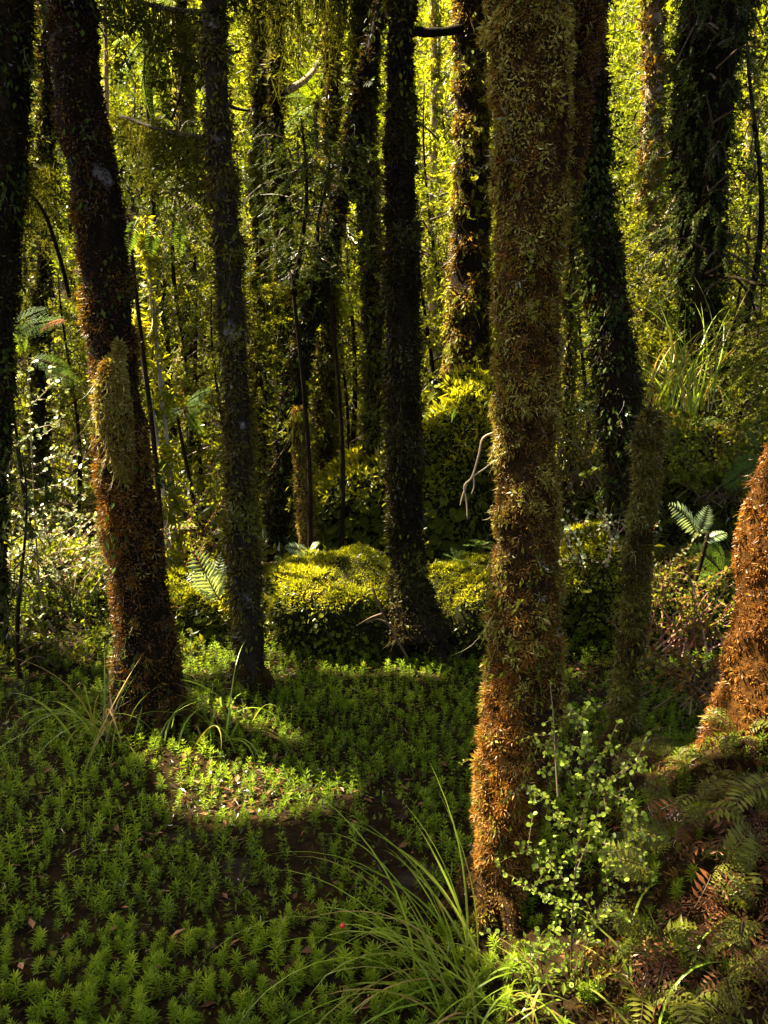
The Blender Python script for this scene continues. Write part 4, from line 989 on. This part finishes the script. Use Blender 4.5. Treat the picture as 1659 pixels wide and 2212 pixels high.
fern_px('small white fern frond in front of the dark right hummock', 'pale', [(1505, 1150, 1450, 1088), (1510, 1160, 1528, 1090), (1520, 1175, 1572, 1145)], 4.5, (-.3, -.6, .7))
fern_px('brilliant white sunlit fern right of the big trunk', 'pale', [(1222, 885, 1312, 880), (1225, 880, 1305, 905), (1230, 875, 1290, 862)], 5.9, (-.3, -.35, .9))
fern_px('small pale fern at the left rim of the moss mound', 'pale', [(670, 1192, 615, 1182), (668, 1190, 690, 1168)], 4.9, (-.2, -.5, .8))
fern_px('bright green fern fronds left of the leaning trunk', 'green', [(30, 730, 150, 690), (20, 720, 110, 665), (60, 775, 160, 800), (50, 770, 20, 690), (90, 800, 180, 830)], 5.2)
fern_px('dead orange fern frond left of the leaning trunk', 'orange', [(150, 690, 80, 706)], 5.1, name='dead_frond')
fern_px('glowing tree fern crown at the top left', 'bright', [(330, 70, 450, 30), (330, 70, 460, 120), (330, 70, 445, 230), (330, 70, 400, 300), (330, 70, 235, 100), (330, 70, 290, -30), (330, 72, 250, 220), (330, 72, 330, 270), (330, 70, 390, -30)], 8.1, (-.5, -.5, .7), 'tree_fern')
fern_px('glowing tree fern crown left of the slim trunk', 'bright', [(690, 220, 790, 160), (690, 220, 790, 260), (690, 220, 765, 345), (690, 220, 600, 300), (690, 220, 630, 140), (690, 220, 585, 220), (690, 220, 690, 360), (690, 220, 720, 130)], 8.1, (-.5, -.5, .7), 'tree_fern')
fern_px('hanging fern right of the leaning trunk', 'pinnate', [(300, 470, 270, 560), (345, 470, 320, 560), (400, 470, 380, 560)], 5.0, (0, -.9, .3))
fern_px('green fern crown at the left beyond the leaning trunk', 'bright', [(80, 520, 170, 540), (80, 520, 40, 570), (80, 520, 140, 490), (80, 520, 60, 460), (80, 525, 120, 590)], 7.6, (-.2, -.8, .5))
fern_px('pale green fern in the gap right of the leaning stem', 'bright', [(735, 700, 745, 610), (735, 700, 780, 630), (735, 700, 700, 630)], 7.4, (-.2, -.8, .5))
fern_px('fern under the pale twin stems at left', 'green', [(400, 880, 460, 840), (400, 880, 470, 890), (400, 885, 440, 940), (400, 880, 340, 930)], 5.4)
fern_px('lit fern low behind the leaning stem', 'bright', [(600, 860, 560, 830), (600, 860, 650, 830), (600, 862, 610, 910)], 6.8)
fern_px('shaded fern below the tall sedge', 'green', [(1480, 930, 1400, 905), (1480, 930, 1570, 905), (1480, 930, 1540, 960), (1480, 930, 1420, 970), (1480, 930, 1490, 860)], 5.8)
fern_px('shaded fern in the hollow at the right', 'green', [(1560, 1240, 1480, 1180), (1560, 1240, 1530, 1160), (1560, 1240, 1610, 1180), (1560, 1245, 1500, 1260)], 4.7)
fern_px('leafy fern hanging at the right edge above the orange trunk', 'green', [(1640, 1000, 1560, 1060), (1640, 990, 1580, 1010), (1650, 1010, 1610, 1090), (1640, 980, 1600, 930)], 5.0)
for k, (x, y) in enumerate([(610, 1205), (760, 1190), (800, 1192), (985, 1190), (1035, 1165)]):
    fern(['tiny fern on the left shoulder of the moss mound', 'tiny fern on the crest of the moss mound', 'tiny fern on the left mound crest close to the tree', 'tiny fern on the smaller mound right of the tree', 'tiny fern on the mound beside the big trunk'][k], at(x, y + 18, 4.85), 'pinnate', 5, .07, .13)

# filmy ferns on the bank at the lower right
fx = []
while len(fx) < 84:
    p = on_ground(rng.uniform(1240, 1760), rng.uniform(1680, 2330))
    if p[0] > .52 + .25 * (p[1] - 1.2) - .1: fx.append(p)
for k, p in enumerate(fx):
    rust = k % 4 == 0
    fern('rust brown withered filmy fern in the bank at lower right' if rust else 'olive curled filmy fern in the bank at lower right', p + [0, 0, rng.uniform(.0, .05)], 'rust' if rust else 'olive', int(rng.integers(4, 7)), .07, .18,
         'withered filmy ferns in the bank' if rust else 'olive filmy ferns in the bank', 'filmy_fern', 1.0, az=(0.6, 5.6), mat2='rust')
for k, (x0, y0, x1, y1, kd) in enumerate([(1395, 1870, 1300, 1850, 'olive'), (1440, 1800, 1345, 1795, 'olive'), (1460, 1730, 1395, 1780, 'rust'), (1385, 1990, 1300, 1985, 'olive'), (1560, 1860, 1640, 1800, 'olive'), (1600, 2090, 1659, 2130, 'olive'), (1500, 1960, 1560, 1900, 'rust'), (1560, 1990, 1530, 2080, 'rust'), (1420, 2110, 1380, 2180, 'rust'), (1620, 1950, 1570, 1900, 'olive')]):
    r_ = empty('filmy_fern', at(x0, y0, 1.95), ['curled filmy fern arching left beside the round-leaved shrub', 'rounded filmy fern just above the arching curled one', 'withered red brown frond above the fern bank', 'small filmy fern arching over low beside the shrub', 'tall olive filmy fern at the right edge of the bank', 'bright olive filmy fern in the bottom right corner', 'rusty upright frond in the middle of the bank', 'rusty frond hanging in the lower bank', 'withered rust frond at the bottom beside the shrub', 'olive filmy fern leaning left near the right edge'][k], 'fern')
    for q in range(3): frond_between(r_, kd, at(x0 + 8 * q, y0 + 6 * q, 1.95), at(x1 + 14 * q, y1 + 22 * q - 10, 1.88 + .03 * q), (-.2, -.9, .45), k + q)
N0 = 11000
P = np.stack([rng.uniform(.25, 2.4, N0), rng.uniform(1.2, 3.0, N0), np.zeros(N0)], -1); P = P[P[:, 0] > .28 + .25 * (P[:, 1] - 1.2)]; N0 = len(P)
P[:, 2] = gz(P[:, 0], P[:, 1])
g = Geo(); w = fbm(P, 6, 66)
put(g, STRANDS + CLUMPS[:3], P, frames(rdir(N0) + [0, 0, .8], rdir(N0)), rng.uniform(.015, .035, N0) * (.5 + w), np.clip(.4 + (w - .5) + rng.normal(0, .2, N0), 0, 1))
tag(g.build('bank_moss', M['moss_brown']), 'brown moss covering the fern bank at lower right', 'moss', kind='stuff')

# ------------------------------------------------------------------ shrubs built from their stems
def leaf_pairs(g, C, size, every, tpl, slot=0, val=.5, start=.1, jit=.5, cluster=1):
    L = np.concatenate([[0], np.cumsum(np.linalg.norm(np.diff(C, axis=0), axis=1))])
    s = np.arange(L[-1] * start, L[-1], every); s = np.append(s, L[-1])
    P = np.stack([np.interp(s, L, C[:, k]) for k in range(3)], -1); T = unit(np.gradient(P, axis=0) if len(P) > 1 else np.array([[0, 0, 1.0]]))
    for c in range(cluster):
        for sg in (-1, 1):
            side = unit(np.cross(T, rng.normal(0, 1, P.shape)))
            D = side * sg + T * .5 + rng.normal(0, .25, P.shape)
            V, Tt, vt, mt = tpl
            g.scatter((V, Tt, vt, mt * 0 + slot), P + rng.normal(0, size * .3 * c, P.shape), frames(D, np.tile([-.1, -.35, .9], (len(P), 1)) + rng.normal(0, jit, P.shape)), size * rng.uniform(.65, 1.2, len(P)), np.clip(val + rng.normal(0, .2, len(P)), 0, 1))
RND = plain(T_round(1, .9))
def shrub(name, label, stems, Y, leafmat, stemmat, lsize, every, r0, side=4, sidelen=.08, group=None, cat='shrub', zj=.06, cluster=1, val=.5, tpl=RND):
    root = empty(name, at(stems[0][0][0], stems[0][0][1], Y), label, cat, group)
    for k, st in enumerate(stems):
        pts = np.array([[*at(x, y, Y)] for x, y in st]); off = np.cumsum(rng.normal(0, zj, len(pts))); off -= off[0]; pts[:, 1] += off * (k > 0)
        C = smooth_path(pts, 14); rr = np.linspace(r0 * (1 if k == 0 else .55), r0 * .3, 14)
        g = Geo(); V, F = tube(C, rr, 6, cap=True); g.add(V, F, .5)
        gl = Geo(); leaf_pairs(gl, C, lsize, every, tpl, 0, val, .15 if k else .35, cluster=cluster)
        for q in range(side):                                                    # short side shoots
            i = rng.integers(3, 14); d = unit(rng.normal(0, 1, 3) + [0, 0, .3]); Ls = sidelen * rng.uniform(.5, 1.2)
            c = smooth_path(np.array([C[i], C[i] + d * Ls * .5, C[i] + d * Ls + [0, 0, -.1 * Ls]]), 6)
            V, F = tube(c, np.linspace(r0 * .3, r0 * .15, 6), 4); g.add(V, F, .6)
            leaf_pairs(gl, c, lsize * .95, every, tpl, 0, val, .2, cluster=cluster)
        s = g.build('stem', stemmat, root)
        gl.build('leaves', leafmat, s, kind='stuff')
    return root
shrub('round_leaved_shrub', 'fresh green round-leaved shrub in front of the big trunk', [
    [(1236, 2260), (1234, 2100), (1238, 1950), (1250, 1820), (1275, 1700), (1335, 1560)], [(1240, 1930), (1180, 1850), (1112, 1800)], [(1252, 1810), (1190, 1745), (1128, 1690)], [(1268, 1720), (1330, 1660), (1392, 1632)],
    [(1290, 1660), (1262, 1600), (1240, 1555)], [(1262, 1740), (1220, 1650), (1196, 1600)], [(1237, 1990), (1190, 1960), (1150, 1935)], [(1236, 2060), (1170, 2030), (1098, 1995)], [(1236, 2100), (1180, 2080), (1120, 2075)],
    [(1236, 2040), (1290, 1960), (1330, 1900)], [(1248, 1840), (1310, 1790), (1345, 1760)], [(1236, 2150), (1180, 2140), (1110, 2150)], [(1236, 2120), (1290, 2060), (1320, 2040)], [(1236, 2180), (1270, 2130), (1300, 2120)], [(1245, 1880), (1290, 1830), (1320, 1830)], [(1270, 1715), (1300, 1690), (1330, 1720)]],
    1.95, M['round_leaf'], M['twig'], .0122, .019, .003, 11, .075, zj=.04)
shrub('thin_sapling', 'single thin green shoot before the big trunk', [[(1205, 1720), (1200, 1640), (1196, 1560), (1188, 1470)]], 2.0, M['round_leaf'], M['pale_twig'], .011, .06, .0022, 2, .02, cat='sapling')
shrub('pale_sapling', 'slender sapling with small pale leaves at the left', [[(92, 1330), (80, 1200), (70, 1000), (60, 800)], [(62, 850), (40, 830), (28, 818)], [(62, 880), (95, 850), (105, 830)], [(66, 940), (30, 960), (15, 975)], [(66, 930), (100, 920), (118, 925)], [(70, 1010), (110, 990), (140, 1000)], [(70, 1040), (20, 1020), (10, 1040)],
    [(72, 1060), (130, 1050), (190, 1070)], [(74, 1100), (130, 1110), (185, 1130)], [(74, 1100), (40, 1110), (20, 1140)], [(78, 1160), (110, 1160), (130, 1150)], [(78, 1180), (50, 1180), (30, 1200)], [(84, 1250), (150, 1230), (200, 1220)], [(84, 1260), (40, 1250), (10, 1270)]],
    4.7, M['pale_leaf'], M['pale_twig'], .024, .045, .007, 5, .11, cat='sapling', zj=.05)
def tangle(label, px, py, Y, w, h, n, leafmat, stemmat, lsize=.022, name='twiggy_bush', r0=.005, rise=.5, every=.03):
    """tangle of arching twigs that all leave one root"""
    b = at(px, py, Y); root = empty(name, b, label, 'bush')
    g = Geo(); gl = Geo()
    for k in range(n):
        e = b + np.array([rng.normal(0, w), rng.normal(0, w * .5), h * rng.uniform(.25, 1)])
        m = b + (e - b) * .5 + np.array([rng.normal(0, .08), rng.normal(0, .08), rise * h * rng.uniform(0, .6)])
        C = smooth_path(np.array([b + rng.normal(0, .06, 3) * [2, 1, .3], m, e]), 9)
        V, F = tube(C, np.linspace(r0, r0 * .3, 9), 4, cap=False); g.add(V, F, rng.uniform(.2, 1))
        leaf_pairs(gl, C, lsize, every, plain(T_round(1, .8)), 0, .5, .2)
    s = g.build('stem', stemmat, root); gl.build('leaves', leafmat, s, kind='stuff')
tangle('tangle of pinkish red sunlit twigs with tiny leaves at left edge', 60, 1370, 5.0, .42, .75, 60, M['pale_leaf'], M['red_twig'])
tangle('sunlit leafy tangle just left of the leaning trunk foot', 175, 1360, 4.9, .25, .6, 40, M['leaf_far'], M['pale_twig'])
tangle('twiggy sunlit tangle between leaning trunk and lichen trunk', 400, 1330, 5.3, .25, .9, 46, M['leaf_far'], M['red_twig'])
tangle('small leaved sunlit tangle on the hummock right of the big trunk', 1290, 1290, 4.95, .25, .5, 46, M['pale_leaf'], M['red_twig'])
tangle('reddish twiggy tangle in the shaded hollow right of the stump', 1480, 1400, 4.3, .22, .5, 40, M['leaf_mid'], M['red_twig'])
tangle('sunlit leafy tangle right beside the big trunk', 1240, 1060, 5.6, .16, .65, 40, M['leaf_far'], M['twig'])
tangle('small leaved shrub low at the right before the orange trunk', 1500, 1520, 3.6, .2, .35, 30, M['moss_brown'], M['twig'])
tangle('bright leafy tangle below the shaded fern on the right', 1560, 1080, 5.4, .45, .55, 80, M['leaf_far'], M['twig'], r0=.003, lsize=.03)

# ------------------------------------------------------------------ branches, twigs, drapes
def branch(name, label, pts, Y, mat, r0, r1, n=24, cat='branch', side=None):
    P = np.array([[*at(p[0], p[1], p[2] if len(p) > 2 else Y)] for p in pts])
    root = empty(name, P[0], label, cat)
    C = smooth_path(P, n); g = Geo(); V, F = tube(C, np.linspace(r0, r1, n), 7, .2, 25); g.add(V, F, .55); o = g.build('stem', mat, root, smooth=True)
    for sp in side or []:
        Q = np.array([[*at(p[0], p[1], p[2] if len(p) > 2 else Y)] for p in sp]); c = smooth_path(Q, 12); g = Geo(); V, F = tube(c, np.linspace(r1 * 1.4, r1 * .6, 12), 5, .2, 25); g.add(V, F, .6); g.build('twig', mat, root, smooth=True)
    return root, C
branch('dead_twig', 'pale dead twig hanging left of the big trunk', [(1085, 930), (1045, 945), (1035, 980), (1020, 1030), (1003, 1050), (1008, 1085), (1010, 1122)], 2.3, M['pale_twig'], .0034, .002, side=[[(1020, 1030), (1050, 1010), (1068, 990)], [(1008, 1045), (998, 1075), (994, 1092)], [(1022, 1025), (1024, 1050), (1018, 1068)]])
branch('fallen_twig', 'thin bare twig leaning on the dark front of the mound', [(805, 1270), (822, 1315), (845, 1360), (880, 1420)], 4.3, M['twig'], .006, .005, side=[[(845, 1350), (815, 1338), (790, 1345)], [(828, 1325), (800, 1335), (770, 1352)]])
branch('pale_branch', 'pale curved bare branch in the bright canopy at top', [(700, 60, 7.4), (706, 95, 7.3), (690, 130, 7.2), (672, 160, 7.0), (640, 186, 6.7), (600, 205, 6.3)], 8.0, M['bark_pale'], .014, .028)
branch('pale_branch', 'short broken pale branch at top left of the mound tree', [(795, 62, 6.1), (820, 40, 6.4), (848, 12, 6.8), (866, -12, 7.0)], 7.2, M['bark_pale'], .03, .03)
branch('dead_branch', 'dark horizontal branch between mound tree and the golden mossy trunk', [(880, 62), (920, 70), (960, 68), (1000, 60)], 6.9, M['bark'], .036, .03)
branch('dead_branch', 'dark diagonal branch at upper left with fine twigs', [(330, 50, 5.6), (400, 120, 5.4), (440, 190, 5.2), (478, 290, 4.5), (486, 380, 4.0)], 5.4, M['bark'], .007, .011, side=[[(400, 120), (390, 200), (370, 260)], [(440, 190), (500, 230), (540, 240)], [(430, 170), (490, 120), (520, 110)], [(480, 260), (430, 300), (400, 310)]])
branch('dead_branch', 'thin dark branch slanting down at far left', [(15, 380, 4.4), (90, 450, 5.0), (130, 560, 5.6), (150, 640, 5.9)], 6.0, M['bark'], .008, .014)
branch('dead_branch', 'dark horizontal twig at right below the broad trunk', [(1512, 596, 6.6), (1590, 600, 6.0), (1640, 615, 5.7), (1700, 618, 5.5)], 6.0, M['bark'], .012, .008, side=[[(1590, 600), (1620, 640), (1640, 700)]])
branch('dead_branch', 'yellowish broken branch leaning at right of the dark trunk', [(1468, 420, 7.5), (1440, 470, 7.7), (1420, 520, 7.9), (1402, 560, 8.0)], 7.4, M['bark_pale'], .03, .02)
branch('pale_branch', 'pale fallen stick among the pink twigs at left', [(100, 1340), (115, 1360), (125, 1380), (135, 1400)], 4.6, M['pale_twig'], .012, .010)
for k, (x0, y0, x1, y1, Y, Y0, lab) in enumerate([(465, 30, 230, -20, 5.0, 3.97, 'moss draped branch across the top between the left trunks'), (793, -10, 480, -40, 5.4, 6.1, 'moss draped branch at the top left of the slim trunk'), (478, 300, 260, 250, 5.6, 3.97, 'moss draped branch low between leaning and lichen trunks'),
                                              (24, 335, 115, 365, 6.2, 4.4, 'moss draped branch at the far left'), (790, 365, 540, 330, 6.2, 6.1, 'moss draped branch over the dark pendulous sapling'), (698, 575, 560, 620, 6.5, 5.7, 'moss draped branch behind the dark leaning stem')]):
    root, C = branch('mossy_branch', lab, [(x0, y0, Y0), ((x0 + x1) / 2, (y0 + y1) / 2 + 12, (Y + Y0) / 2), (x1, y1, Y)], Y, M['bark'], .016, .008)
    g = Geo(); n = 600; i = rng.integers(0, len(C), n); cl_ = rng.uniform(0, 1, n)
    put(g, STRANDS_LONG, C[i] + rng.normal(0, .02, (n, 3)), frames(rng.normal(0, .12, (n, 3)) + [0, 0, -1], rng.normal(0, 1, (n, 3)) + [0, .1, 0]), rng.uniform(.1, .6, n) * (.1 + 1.3 * vnoise(C[i], 14, 80 + k) ** 2), np.clip(.5 + rng.normal(0, .2, n), 0, 1))
    n = 900; i = rng.integers(0, len(C), n); dn = rng.uniform(0, .6, n) * (.15 + 1.3 * vnoise(C[i], 14, 80 + k) ** 2)
    put(g, STRANDS[:3] + CLUMP4[:3] + LITE[:1], C[i] + np.stack([rng.normal(0, .025, n), rng.normal(0, .025, n), -dn], -1), frames(rng.normal(0, .6, (n, 3)) + [0, 0, -.8], rdir(n)), rng.uniform(.025, .07, n), np.clip(.45 + rng.normal(0, .2, n), 0, 1))
    g.build('draped_moss', [M['drape'], M['twig']], root, kind='stuff')

# ------------------------------------------------------------------ small single things
def single_leaf(label, p, d, nrm, L, W, mat, name='fallen_leaf', cat='leaf'):
    V, T = T_leaf(1, W, .2); g = Geo(); Rm = frames(np.array([d], float), np.array([nrm], float)); g.scatter(plain((V, T)), np.array([p]), Rm, L, .6)
    tag(g.build(name, mat, origin=p), label, cat)
single_leaf('brown fallen leaf standing among the foreground sprigs', at(712, 1865, 2.62), (.1, 0, 1), (0, -1, .2), .035, .55, M['litter'])
single_leaf('orange brown fallen leaf on the wet ground at bottom left', on_ground(650, 3840 * .54) + [0, 0, .05], (1, .3, .1), (0, -.5, 1), .035, .5, M['litter'])
single_leaf('single green strap leaf on the shaded front of the bank', at(975, 915, 5.6), (.25, 0, 1), (-.3, -1, .3), .11, .22, M['frond'], 'strap_leaf')
pb = at(740, 2000, 2.0)
g = Geo(); V, F = tube(np.array([pb + [0, 0, -.006], pb + [0, 0, -.003], pb + [0, 0, .003], pb + [0, 0, .006]]), np.array([.003, .006, .006, .003]), 8); g.add(V, F); tag(g.build('red_berry', M['berry'], origin=pb, smooth=True), 'tiny red berry caught on a foreground sedge blade', 'berry')
